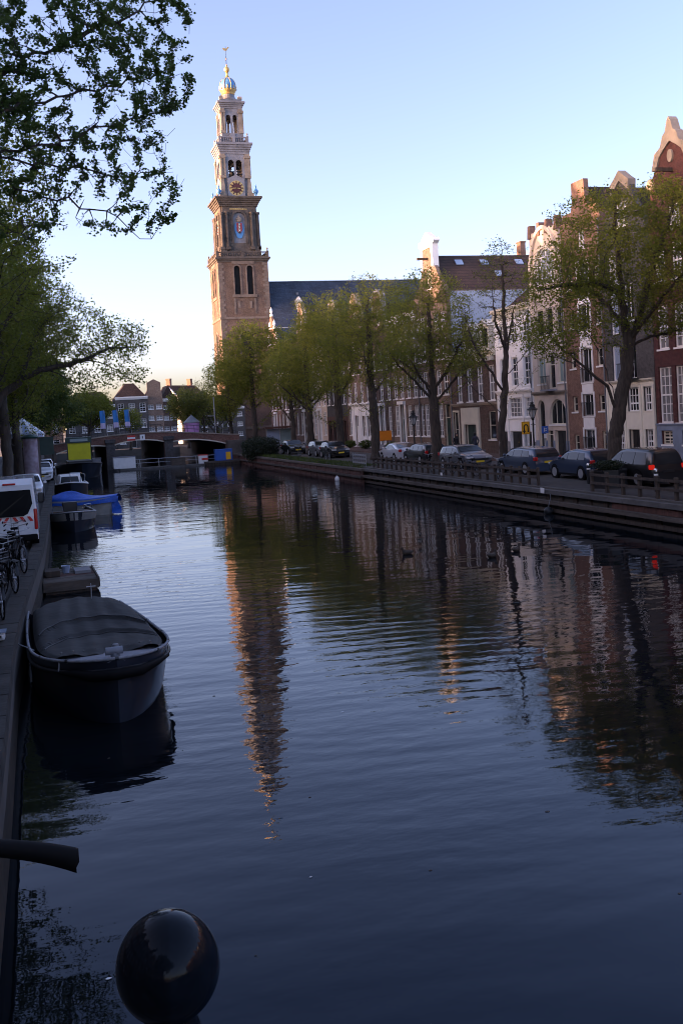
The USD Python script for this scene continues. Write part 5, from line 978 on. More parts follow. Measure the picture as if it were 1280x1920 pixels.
def bush(name, label, cx, cy, z, rx, ry, rz_, n, seed, leaf, m='leaf_bush', cat='bush'):
    rg = np.random.default_rng(seed); t = thing(name, label, cat, (cx, cy, z))
    st = MB()
    for k in range(9): a = rg.uniform(0, 6.28); q = rg.uniform(.2, .7); st.tube([(math.cos(a) * .1, math.sin(a) * .1, 0), (math.cos(a) * rx * q * .6, math.sin(a) * ry * q * .6, rz_ * .6), (math.cos(a) * rx * q, math.sin(a) * ry * q, rz_ * rg.uniform(.9, 1.4))], [.04, .03, .01], 5)
    obj('stems', st, M['bark'], t)
    d = rg.normal(size=(n, 3)); d /= np.linalg.norm(d, axis=1, keepdims=True); q = rg.uniform(.3, 1, (n, 1)) ** .5
    lump = .72 + .5 * meshkit.noise(d * 2.2 + seed, seed)[:, None]
    C = d * q * lump * [rx, ry, rz_] + [0, 0, rz_]; C = C[C[:, 2] > .02]
    V, f = leaf_mesh(C, leaf, rg); obj('crown', MB().add(V, f), M[m], t); return t
bush('quay_bush', 'big dark evergreen bush spilling over the quay edge before the tower trees', 21.6, 104, .3, 2.1, 3.6, 1.45, 9000, 61, .16)
bush('quay_bush', 'smaller dark bush against the end of the bridge, next to the big one', 22.2, 110.5, .6, 1.3, 2.2, 1.0, 4000, 62, .16)
for k, (x, y, s, lb) in enumerate(((31.6, 104, .75, 'low green hedge bush left of the white door steps'), (31.6, 98.5, .8, 'low green hedge bush right of the white door steps'), (31.7, 90.5, .7, 'dark potted bush under the cornice row house windows'), (31.8, 121, .8, 'dark bush by the narrow row house'))):
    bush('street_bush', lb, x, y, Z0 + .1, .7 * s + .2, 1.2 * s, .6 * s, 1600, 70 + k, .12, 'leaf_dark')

# ---------------------------------------------------------------- cars
PROF = {'hatch': (4.25, 1.78, [(-2.12, .55), (-2.08, .95), (-1.78, 1.28), (-1.5, 1.40), (-.4, 1.46), (.3, 1.37), (1.02, .99), (1.85, .84), (2.07, .64), (2.12, .42)], (-1.62, -1.5, .86, .3), .3),
        'wagon': (4.7, 1.82, [(-2.35, .5), (-2.31, .95), (-2.0, 1.32), (-1.75, 1.40), (-.2, 1.46), (.5, 1.37), (1.25, .99), (2.1, .84), (2.3, .62), (2.35, .42)], (-1.9, -1.7, 1.1, .5), .3),
        'coupe': (4.8, 1.85, [(-2.4, .55), (-2.35, .98), (-2.1, 1.04), (-1.15, 1.33), (-.35, 1.42), (.25, 1.35), (1.2, .97), (2.12, .80), (2.34, .6), (2.4, .42)], (-1.75, -.9, 1.05, .3), .3),
        'suv': (4.3, 1.86, [(-2.15, .5), (-2.12, 1.0), (-2.0, 1.42), (-1.8, 1.57), (-.2, 1.62), (.35, 1.54), (1.0, 1.08), (1.8, .96), (2.1, .7), (2.15, .42)], (-1.9, -1.75, .98, .3), .34),
        'van': (4.9, 1.9, [(-2.45, .42), (-2.42, 1.0), (-2.3, 1.78), (-2.1, 1.90), (.7, 1.90), (1.15, 1.74), (1.85, 1.08), (2.3, .95), (2.44, .6), (2.45, .42)], (-2.2, -2.1, 1.7, 1.0), .33)}
def car(name, label, x, y, heading, paint, kind, group=None, lit=False, z=Z0 + .008, plates='plate'):
    L, W, pf, (gx0, gx1, gx3, gx2), wr = PROF[kind]; t = thing(name, label, 'car' if kind != 'van' else 'van', (x, y, z), heading, group)
    px, pz = np.array(pf).T; xs = np.linspace(-L / 2, L / 2, 57); belt = .93 if kind != 'van' else 1.08
    zt = np.interp(xs, px, pz); zt = np.convolve(np.pad(zt, 1, 'edge'), [.25, .5, .25], 'valid')
    wx = W / 2 * (1 - .16 * np.abs(2 * xs / L) ** 7 - .02 * np.abs(2 * xs / L) ** 2); tum = .34 if kind != 'van' else .16
    def wat(xx, z_):
        w = np.interp(xx, xs, wx); q = np.interp(xx, xs, zt); wt = w - np.maximum(q - belt, 0) * tum; s = np.clip((z_ - belt) / np.maximum(q - .1 - belt, .05), 0, 1); return w * .985 * (1 - s) + (wt - .0) * s
    ring = []
    for xx, q, w in zip(xs, zt, wx):
        wt = w - max(q - belt, 0) * tum; hi = min(belt, q - .07)
        half = [(0, .2), (.82 * w, .2), (.965 * w, .3), (w, .52), (.985 * w, hi), (wt + .0, max(q - .1, hi + .005)), (wt - .09, q - .018), (wt * .55, q + .004), (0, q + .01)]
        ring.append([(xx, a, b) for a, b in half] + [(xx, -a, b) for a, b in half[-2:0:-1]])
    body = MB(); body.grid(np.array(ring), close=True); nr = len(ring[0])
    for i in (0, len(ring) - 1): e = np.arange(1, nr - 1); body.add(np.array(ring[i]), np.stack([0 * e, e, e + 1], 1))
    bd_ = obj('body', body, paint, t, smooth=35)
    zi = lambda xx: np.interp(xx, xs, zt)
    ws = MB(); q = np.linspace(gx2, gx3, 9)
    ws.grid(np.array([[[xx + .012, v * (np.interp(xx, xs, wx) - max(zi(xx) - belt, 0) * tum - .1), zi(xx) + .016 + (.006 if abs(v) < .5 else 0)] for v in np.linspace(-1, 1, 7)] for xx in q])); obj('windscreen', ws, M['car_glass'], t, smooth=True)
    rwz = {'hatch': (-2.04, -1.62), 'wagon': (-2.26, -1.93), 'coupe': (-2.02, -1.1), 'suv': (-2.10, -1.93), 'van': (-2.385, -2.29)}[kind]
    rw = MB(); q = np.linspace(*rwz, 9); rw.grid(np.array([[[xx - .02, v * (np.interp(xx, xs, wx) - max(zi(xx) - belt, 0) * tum - .12), zi(xx) + .014 + (.0 if kind != 'van' else -.02)] for v in np.linspace(-1, 1, 7)] for xx in q])); obj('rear_window', rw, M['car_glass'], t, smooth=True)
    zc = lambda xx: zi(xx) - .13
    gl = np.linspace(gx0 + .1, gx3 - .16, 9)
    side = [(xx, belt + .035) for xx in gl] + [(xx, max(zc(xx), belt + .04)) for xx in np.linspace(gx3 - .3, gx1 + .12, 14)]
    pg = Polygon(side).buffer(0); pil = unary_union([sbox(v - .035, 0, v + .035, 3) for v in ((-.45, .0)[1:] if kind == 'coupe' else (-.95 if kind != 'van' else -.7, .05))]); pg = pg.difference(pil)
    for s_ in (1, -1):
        for g in getattr(pg, 'geoms', [pg]):
            if g.area < .02: continue
            m = trimesh.creation.extrude_polygon(g.segmentize(.12), .01, engine='earcut'); v = np.array(m.vertices); yy = wat(v[:, 0], v[:, 1]) + .004 + v[:, 2]
            obj('side_window', MB().add(np.stack([v[:, 0], s_ * yy, v[:, 1]], 1), m.faces), M['car_glass'], t)
    for ax in (-L * .29, L * .305):
        for s_ in (1, -1):
            w = float(np.interp(ax, xs, wx)); wl = MB().lathe([(.2, -.1), (wr, -.1), (wr + .02, -.06), (wr + .02, .06), (wr, .1), (.2, .1)], 22, (ax, s_ * (w - .085), wr + .015), 'y')
            a_ = obj('wheel_arch', MB().lathe([(0, -.004), (wr + .075, -.004), (wr + .075, .004), (0, .004)], 22, (ax, s_ * (w + .001), wr + .03), 'y'), M['rubber'], t)
            wh = obj('wheel', wl, M['rubber'], t, smooth=30); rim = MB()
            for k in range(5): an = k * 1.2566; rim.bar((ax, s_ * (w + .012), wr + .015), (ax + math.cos(an) * .21, s_ * (w + .012), wr + .015 + math.sin(an) * .21), .07, .02, (0, 1, 0))
            rim.lathe([(.19, -.012), (.225, -.012), (.225, .012), (.19, .012)], 22, (ax, s_ * (w + .012), wr + .015), 'y'); obj('rim', rim, M['steel'], wh)
    for s_ in (1, -1):
        wF, wB = float(wx[-3]), float(wx[3]); zh = .66 if kind != 'van' else .85; zl = .86 if kind != 'van' else 1.15
        obj('headlight', rbox(L / 2 - .30, L / 2 - .015, min(s_ * (wF - .38), s_ * (wF + .005)), max(s_ * (wF - .38), s_ * (wF + .005)), zh - .02, zh + .11, .03), M['lamp_glass'], t, smooth=30)
        obj('taillight', rbox(-L / 2 - .012, -L / 2 + .16, min(s_ * (wB - .2), s_ * (wB + .012)), max(s_ * (wB - .2), s_ * (wB + .012)), zl - (.1 if kind != 'van' else .3), zl + .1, .03), M['tail_lit' if lit else 'tail'], t, smooth=30)
        obj('mirror', rbox(gx3 - .32, gx3 - .16, min(s_ * (W / 2 - .0), s_ * (W / 2 + .16)), max(s_ * (W / 2), s_ * (W / 2 + .16)), belt + .02, belt + .16, .04), paint, t, smooth=30)
    obj('number_plate', MB().box(-L / 2 - .022, -L / 2 - .004, -.26, .26, .62, .73), M[plates], t); obj('front_plate', MB().box(L / 2 + .003, L / 2 + .02, -.26, .26, .42, .53), M[plates], t)
    obj('grille', MB().box(L / 2 - .03, L / 2 + .004, -.55, .55, .55, .66), M['black'], t); obj('skirt', MB().box(-L / 2 + .03, -L / 2 + .2, -W * .4, W * .4, .22, .4).box(-L * .2, L * .2, -W / 2 - .0, W / 2 + .0, .2, .3), M['rubber'], t)
    return t
navy = car_paint('navy_car_paint', (0.018, 0.035, 0.075)); blue2 = car_paint('slate_blue_car_paint', (0.04, 0.06, 0.10)); greyp = car_paint('grey_car_paint', (0.10, 0.105, 0.12)); silv = car_paint('silver_car_paint', (0.55, 0.57, 0.62), 0.4); blk = car_paint('black_car_paint', (0.008, 0.008, 0.009)); wht = car_paint('white_car_paint', (0.72, 0.73, 0.75), 0.0)
UP = PI / 2
car('parked_car', 'dark blue hatchback parked beside the big forked tree', 25.0, 43.35, UP, navy, 'hatch', 'cars parked along the right quay')
car('parked_car', 'slate blue estate car parked just ahead of the dark blue hatchback', 25.1, 49.4, UP, blue2, 'wagon', 'cars parked along the right quay')
car('parked_car', 'dark grey estate car in front of the dark doorway', 24.9, 57.6, -UP, greyp, 'wagon', 'cars parked along the right quay')
car('parked_car', 'pale silver fastback car below the orange road sign', 25.6, 71.6, UP, silv, 'coupe', 'cars parked along the right quay')
car('parked_car', 'black hatchback, right one of the far dark pair of cars', 24.4, 85.2, -UP, blk, 'hatch', 'cars parked along the right quay')
car('parked_car', 'dark grey hatchback, left one of the far dark pair of cars', 24.6, 90.4, -UP, greyp, 'hatch', 'cars parked along the right quay')
car('parked_car', 'small black car farthest along the right quay by the bush', 24.3, 100.2, -UP, blk, 'hatch', 'cars parked along the right quay')
car('parked_car', 'dark car half hidden behind the silver fastback', 25.5, 66.0, UP, blk, 'wagon', 'cars parked along the right quay')
car('black_car', 'black high backed car with lit red tail lights, right of the dark planter', 24.45, 37.75, UP, blk, 'suv', None, True, plates='black')
car('parked_car', 'white car with a dark grille facing the camera on the left quay', lq(56) - 1.25, 56.4, -UP, wht, 'wagon', 'cars parked along the left quay')
car('parked_car', 'white car behind the poster column on the left quay, the nearer of two', lq(76) - .95, 77.5, -UP, wht, 'hatch', 'cars parked along the left quay')
car('parked_car', 'white car farthest along the left quay, below the dark green panel', lq(84) - .9, 85, -UP, wht, 'hatch', 'cars parked along the left quay')
# white high van, seen from behind
V_ = thing('white_van', 'tall white van with red chevrons and a dark rear window at the left edge', 'van', (-1.24, 33.0, Z0 + .008), PI / 2)
def van_body():
    m = manifold3d.Manifold
    prof = [(0.02, .3), (0.0, 1.1), (.12, 2.05), (.32, 2.24), (3.6, 2.22), (4.2, 1.9), (4.75, 1.2), (5.35, 1.05), (5.5, .7), (5.5, .3)]
    pts = []
    for x, z in prof:
        for s_ in (1, -1):
            w = .80 - max(z - 1.1, 0) * .075; ins = .05 if x in (0.02, 0.0, .12, 5.5) else 0
            pts.append((x, s_ * (w - ins), z)); pts.append((x + (.07 if x < 1 else -.07), s_ * w, z - (.05 if z > 2 else 0)))
    return m.hull_points(np.array(pts))
obj('body', van_body(), wht, V_, smooth=25)
xr = lambda z: (-.012 + .12 * max(0, z - 1.1) / .95)
def on_rear(pg, t=.012, off=.022):
    m = trimesh.creation.extrude_polygon(pg.segmentize(.08), t, engine='earcut'); v = np.array(m.vertices); return MB().add(np.stack([np.array([xr(z) for z in v[:, 1]]) - off - v[:, 2] + .008, v[:, 0], v[:, 1]], 1), m.faces)
wp = Polygon([(-.60, 1.86), (.60, 1.86), (.64, 1.45), (.50, 1.16), (.38, 1.10), (-.38, 1.10), (-.50, 1.16), (-.64, 1.45)]).buffer(.03); obj('rear_window', on_rear(wp), M['dark_glass'], V_)
for k, (c, s_) in enumerate(((-.58, 1), (-.36, 1), (-.14, 1), (.14, -1), (.36, -1), (.58, -1))):
    obj('chevron', on_rear(Polygon([(c - .05 * 1 - .05 * s_, .90), (c + .05 - .05 * s_, .90), (c + .05 + .05 * s_, 1.05), (c - .05 + .05 * s_, 1.05)]), .006), M['red'], V_)
obj('brake_light', rbox(.10, .16, -.2, .2, 2.06, 2.12, .02), M['tail'], V_); obj('door_seam', MB().box(-.006, .02, -.006, .006, .5, 1.06), M['black'], V_)
for s_ in (1, -1): obj('taillight', rbox(-.01, .1, min(s_ * .69, s_ * .80), max(s_ * .69, s_ * .80), .62, 1.28, .03), M['tail'], V_, smooth=30)
obj('bumper', rbox(-.10, .2, -.78, .78, .28, .48, .04), M['rubber'], V_, smooth=30); obj('door_handle', rbox(-.04, -.005, -.22, -.04, .86, .90, .015), M['black'], V_)
for ax in (1.0, 4.5):
    for s_ in (1, -1): obj('wheel', MB().lathe([(.18, -.1), (.33, -.1), (.34, 0), (.33, .1), (.18, .1)], 20, (ax, s_ * .70, .335), 'y'), M['rubber'], V_, smooth=30)
for s_ in (1, -1): obj('mirror', rbox(3.9, 4.1, min(s_ * .8, s_ * 1.0), max(s_ * .8, s_ * 1.0), 1.2, 1.55, .04), M['black'], V_, smooth=30)
obj('windscreen', MB().add([[4.26, -.62, 1.86], [4.26, .62, 1.86], [4.74, .72, 1.24], [4.74, -.72, 1.24], [4.28, -.62, 1.88], [4.28, .62, 1.88], [4.77, .72, 1.26], [4.77, -.72, 1.26]], BOXF), M['car_glass'], V_)
# ---------------------------------------------------------------- boats
hullm = mat('black_hull_paint', (0.012, 0.015, 0.022), 0.28, 0.3, 1.2, coat=0.5, bump=0.004, bscale=1.5)
canvas = mat('dark_canvas', (0.018, 0.019, 0.0185), 0.8, 0.35, 1.3, bump=0.02, bscale=3)
rope = mat('grey_rope', (0.23, 0.24, 0.26), 0.8, 0.3, 9.0, bump=0.004, bscale=60)
alu = mat('aluminium_band', (0.30, 0.30, 0.29), 0.4, 0.25, 2.0, metal=0.5)
hullw = mat('pale_hull', (0.45, 0.45, 0.43), 0.4, 0.2, 2.0)
class Hull:
    def __init__(s, L, B, hb, hm, sm=.42, full=.55, rake=.12, stern=.85): s.L, s.B, s.hb, s.hm, s.sm, s.full, s.rake, s.st = L, B, hb, hm, sm, full, rake, stern
    def b(s, t): return s.B / 2 * (max(0, 1 - (1 - min(t / s.sm, 1)) ** 2.2) ** s.full) * (1 - (1 - s.st) * max(0, (t - s.sm) / (1 - s.sm)) ** 1.6)
    def h(s, t): return s.hm + (s.hb - s.hm) * max(0, 1 - t / .55) ** 1.8
    def pt(s, t, u):   # u: -1..1 across, |u|=1 rim
        b, h = s.b(t), s.h(t); a = abs(u); wl = .55 + .40 * min(1, t / s.sm) ** .7
        if a > .5: q = (a - .5) / .5; z = h * q; y = b * (wl + (1 - wl) * q ** .7)
        else: q = a / .5; z = -.45 * (1 - q ** 2); y = b * wl * q ** .6
        return (t * s.L + s.rake * (1 - max(z, -.2) / h) * (1 - t) ** 3, math.copysign(y, u), z)
    def mesh(s, n=34, m=25, u0=-1, u1=1):
        ts = np.linspace(0, 1, n) ** 1.5
        g = np.array([[s.pt(t, u) for u in np.linspace(u0, u1, m)] for t in ts]); mb = MB().grid(g)
        e = g[-1]; mb.add(np.vstack([e, [e.mean(0)]]), np.array([[i, i + 1, m] for i in range(m - 1)])); return mb
    def rim(s, sg=None, dz=0, n=40): 
        ts = np.linspace(0, 1, n) ** 1.5; L_ = [(s.pt(t, -1)[0], s.pt(t, -1)[1], s.h(t) + dz) for t in ts[::-1]] + [(s.pt(t, 1)[0], s.pt(t, 1)[1], s.h(t) + dz) for t in ts[1:]]; return np.array(L_)
    def deck(s, t0, t1, dz, shrink=.96, n=18, crown=.03):
        ts = np.linspace(max(t0, .002), t1, n); return MB().grid(np.array([[[t * s.L, u * s.b(t) * shrink, s.h(t) + dz + crown * (1 - u * u)] for u in np.linspace(-1, 1, 9)] for t in ts]))
def boat(name, label, x, y, ang, H, hm, cat='boat'):
    t = thing(name, label, cat, (x, y, 0), ang); obj('hull', H.mesh(), hm, t, smooth=50); return t
H1 = Hull(6.6, 2.42, 1.06, .84, .40, .50, .10, .82)
SB = boat('black_sloop', 'large black open sloop under a dark cover in the left foreground', .86, 16.42, UP + .075, H1, hullm)
obj('rope_rim', MB().tube(H1.rim(dz=.02), .026, 8), rope, SB, smooth=True)
lo = MB(); R1 = H1.rim(dz=.02)
for i in range(4, len(R1) - 4, 7): d = R1[i + 1] - R1[i - 1]; d /= np.linalg.norm(d); lo.tube([R1[i] - d * .03, R1[i] + d * .03], .032, 8)
obj('rim_lashings', lo, M['black'], SB)
obj('rub_strake', MB().tube(H1.rim(dz=-.16) * [1.0, 1.008, 1], .03, 6), M['black'], SB, smooth=True)
obj('fore_deck', H1.deck(.0, .22, -.03), M['grey_stone'], SB, smooth=True)
CPF = np.array([(.0, .0), (.15, .0), (.19, .05), (.26, .065), (.42, .075), (.43, .13), (.57, .165), (.58, .22), (.80, .27), (.93, .265), (1.02, .16), (1.3, .1)])
def cov(t, u):
    a = abs(u); b, h = H1.b(t), H1.h(t); tp = t + .16 * a ** 2.4 - .02
    z = np.interp(tp, CPF[:, 0], CPF[:, 1]) * min(1, (1 - t) / .05 + .15) * max(0, 1 - a ** 7) ** .5
    w = 1 - a ** 4
    return (t * H1.L, u * b * .90, h + .01 + z + (.035 * (meshkit.noise(np.array([t * 16, u * 5, .5]), 9) - .5) + .010 * math.sin(17 * u + 11 * t + 2 * math.sin(6 * t))) * w)
def cover(): return MB().grid(np.array([[cov(t, u) for u in np.linspace(-1, 1, 41)] for t in np.concatenate([np.linspace(.145, .62, 62), np.linspace(.63, .99, 20)])]))
cv = obj('canvas_cover', cover(), canvas, SB, smooth=35)
sm_ = MB()
for t0 in (.41, .58): sm_.tube([np.array(cov(max(.15, t0 + .02 - .16 * abs(u) ** 2.4), u)) + [0, 0, .008] for u in np.linspace(-.93, .93, 26)], .009, 5)
obj('cover_seams', sm_, M['black'], cv)
bt = MB(); 
for u in np.linspace(-.8, .8, 9): bt.lathe([(0, 0), (.016, 0), (.014, .012), (0, .015)], 8, np.array(cov(.19, u)) + [0, 0, .004])
obj('press_studs', bt, M['chrome'], cv)
obj('bow_bollard', MB().tube([(.30, -.14, H1.h(.05) + .12), (.30, .14, H1.h(.05) + .12)], .065, 12).lathe([(.07, 0), (.07, .14), (.05, .2), (0, .21)], 10, (.46, -.05, H1.h(.06) + .0))  .lathe([(.06, 0), (.06, .1), (0, .1)], 10, (.30, 0, H1.h(.05))), M['lead'], SB, smooth=40)
fe = []
for t, s_ in ((.16, -1), (.07, -1), (.02, -1), (.0, 1), (.02, 1), (.06, 1), (.11, 1)):
    p = H1.pt(t, s_ * .9); fe.append((p[0] - .10 * (1 - t * 3), p[1] * 1.05, H1.h(t) - .17 - (.05 if t < .03 else 0)))
obj('bow_fender', MB().tube(fe, [.03, .06, .085, .09, .085, .06, .025], 10), M['rubber'], SB, smooth=True)
rb = MB()
for p in (fe[0], fe[-1]): rb.tube([p, (p[0] + .05, p[1] * .97, p[2] + .2)], .012, 5)
obj('fender_ropes', rb, rope, SB)
obj('mooring_rope', MB().tube([(2.3, 1.15, .90), (3.2, 1.4, .88), (4.6, 1.55, 1.0), (5.6, 1.6, 1.2)], .012, 5), rope, SB)
obj('stern_cleat', MB().tube([(5.9, -.3, 1.02), (5.9, -.3, 1.45)], .012, 5).tube([(5.9, -.4, 1.38), (5.9, -.2, 1.38)], .01, 5), M['steel'], SB)
# grey sloop
H2 = Hull(6.2, 2.35, .95, .72, .4, .52, .1, .85); GB = boat('grey_sloop', 'dark sloop with a bare aluminium bow band, moored before the blue tarpaulin boat', 1.0, 48.3, UP + .04, H2, hullm)
obj('bow_band', MB().grid(np.array([[np.array(H2.pt(t, s_ * u)) * [1, 1.012, 1] - [.012, 0, 0] for u in np.linspace(.80, .985, 4)] for t, s_ in [(t, -1) for t in np.linspace(.5, .003, 18)] + [(t, 1) for t in np.linspace(.003, .5, 18)]])), alu, GB, smooth=True)
obj('gunwale', MB().tube(H2.rim(dz=.02), .035, 6), M['steel'], GB, smooth=True); obj('inner_deck', H2.deck(.02, .98, -.22, .97), M['black'], GB, smooth=True); obj('fore_deck', H2.deck(.0, .2, -.03), M['lead'], GB, smooth=True)
ra = MB()
for s_ in (1, -1): ra.tube([(.5, s_ * .45, .9), (.35, s_ * .5, 1.25), (.9, s_ * .85, 1.25), (1.1, s_ * .95, .85)], .018, 6)
obj('bow_rail', ra, M['chrome'], GB); obj('thwart', MB().box(2.2, 2.6, -1.1, 1.1, .62, .70).box(4.2, 4.7, -1.1, 1.1, .62, .70), M['wood_grey'], GB); obj('console', rbox(2.9, 3.4, -.35, .35, .5, 1.25, .05), M['black'], GB, smooth=30)
# blue tarpaulin boat lying across
H3_ = Hull(5.0, 1.9, 1.0, .85, .4, .5, .35, .85); BB = boat('tarpaulin_boat', 'small pale boat wrapped in a bright blue tarpaulin', 3.55, 56.8, PI - .62, H3_, hullw)
g = []
for t in np.linspace(.0, .97, 26):
    b, h = H3_.b(max(t, .01)), H3_.h(t); rdg = .10 + .38 * math.exp(-((t - .62) / .22) ** 2) ; sec = []
    for u in np.linspace(-1, 1, 21): a = abs(u); sec.append((t * 5.0 - (.1 if t == 0 else 0), u * (b + .05), h + .03 + rdg * (1 - a) ** .8 + .05 * (meshkit.noise(np.array([t * 9, u * 3, 1.0]), 3) - .5) - (.30 * max(0, (a - .88) / .12))))
    g.append(sec)
obj('tarpaulin', MB().grid(np.array(g)), M['tarp'], BB, smooth=40); obj('hanging_corner', MB().grid(np.array([[[-.08 - .02 * k, .12 * math.sin(k), 1.02 - .16 * k], [.06, .2 + .05 * math.sin(k * 2), 1.0 - .16 * k], [.2, .3, .98 - .15 * k]] for k in range(7)])), M['tarp'], BB, smooth=True)
# motor cruiser
H4 = Hull(7.0, 2.5, 1.25, .95, .45, .6, .5, .9); MC = boat('motor_cruiser', 'black hulled motor cruiser with a white cabin and chrome bow rails', 1.35, 69.6, UP, H4, hullm)
obj('gunwale', MB().tube(H4.rim(dz=.03), .05, 6), M['white_paint'], MC, smooth=True); obj('deck', H4.deck(.0, .98, .0, .97), M['white_paint'], MC, smooth=True)
cb = MB(); cb.add([[1.8, -.75, 1.0], [5.6, -.95, .95], [5.6, .95, .95], [1.8, .75, 1.0], [2.6, -.6, 1.62], [5.2, -.8, 1.66], [5.2, .8, 1.66], [2.6, .6, 1.62]], BOXF); obj('cabin', cb, M['white_paint'], MC)
obj('windscreen', MB().add([[2.02, -.62, 1.18], [2.02, .62, 1.18], [2.5, .55, 1.56], [2.5, -.55, 1.56], [2.0, -.62, 1.2], [2.0, .62, 1.2], [2.48, .55, 1.58], [2.48, -.55, 1.58]], BOXF), M['car_glass'], MC)
rr_ = MB(); pts = [(4.0, -1.1, 1.45), (2.2, -1.05, 1.7), (.9, -.7, 1.85), (.35, 0, 1.9), (.9, .7, 1.85), (2.2, 1.05, 1.7), (4.0, 1.1, 1.45)]; rr_.tube(pts, .022, 6)
for p in pts[1:-1]: rr_.tube([(p[0] + .1, p[1] * .95, 1.1), p], .018, 5)
obj('bow_rail', rr_, M['chrome'], MC)
# dark barge with yellow container
H5 = Hull(15, 4.4, 1.55, 1.12, .3, .5, .6, .9); DB = boat('dark_barge', 'long black barge carrying the yellow container, moored at the left before the bridge', 3.1, 99.6, UP + .03, H5, hullm)
obj('gunwale', MB().tube(H5.rim(dz=.03), .08, 6), M['black'], DB, smooth=True); obj('deck', H5.deck(.0, .98, -.05, .98), M['wood_dark'], DB, smooth=True); obj('hatch', rbox(2.5, 6.5, -1.2, 1.2, 1.0, 1.75, .08), M['black'], DB, smooth=30)
YC = thing('yellow_container', 'bright yellow ribbed container panel with a dark green top on the black barge', 'container', (3.2, 108.6, 1.16))
obj('body', MB().box(-1.15, 1.15, 0, 2.4, 0, 2.27), M['yellow'], YC); obj('top', MB().box(-1.35, 1.3, -.1, 2.5, 2.271, 2.85), M['dark_green'], YC)
for x in np.linspace(-1.1, 1.1, 12): obj('rib', MB().box(x - .04, x + .04, -.035, -.001, .06, 2.2), M['yellow'], YC)
obj('frame', MB().box(-1.22, -1.151, -.05, 2.4, 0, 2.27).box(1.151, 1.22, -.05, 2.4, 0, 2.27), M['dark_green'], YC); obj('window_band', MB().box(-.9, .9, -.12, -.101, 2.42, 2.7), M['glass_green'], YC)
# plank raft
RA = thing('wooden_raft', 'flat weathered wooden work raft floating behind the black sloop', 'raft', (.38, 32.0, 0), .03)
obj('float', MB().box(-.74, .74, -1.5, 1.5, -.3, .28), M['wood_dark'], RA)
for k in range(10): obj('plank', MB().box(-.78 + .003 * (k % 3), .78, -1.5 + .3 * k + .008, -1.5 + .3 * k + .292, .281, .325 + .006 * (k % 2)), M['wood_grey'] if k not in (4, 5) else M['wood_red'], RA)
obj('edge_board', MB().box(-.80, .80, -1.56, -1.505, .08, .36).box(.785, .83, -1.5, 1.5, .1, .37), M['wood_grey'], RA)
obj('hatch', MB().box(.2, .68, .0, .9, .335, .42), M['plinth'], RA); obj('bucket', MB().lathe([(.10, 0), (.14, .22), (.145, .23), (.12, .22), (.09, .03), (0, .03)], 14, (-.05, .45, .333)), M['glass_blue'], RA, smooth=40); obj('box', MB().tm(rbox(-.7, -.25, -.3, .5, .333, .52, .02)), M['wood_dark'], RA)

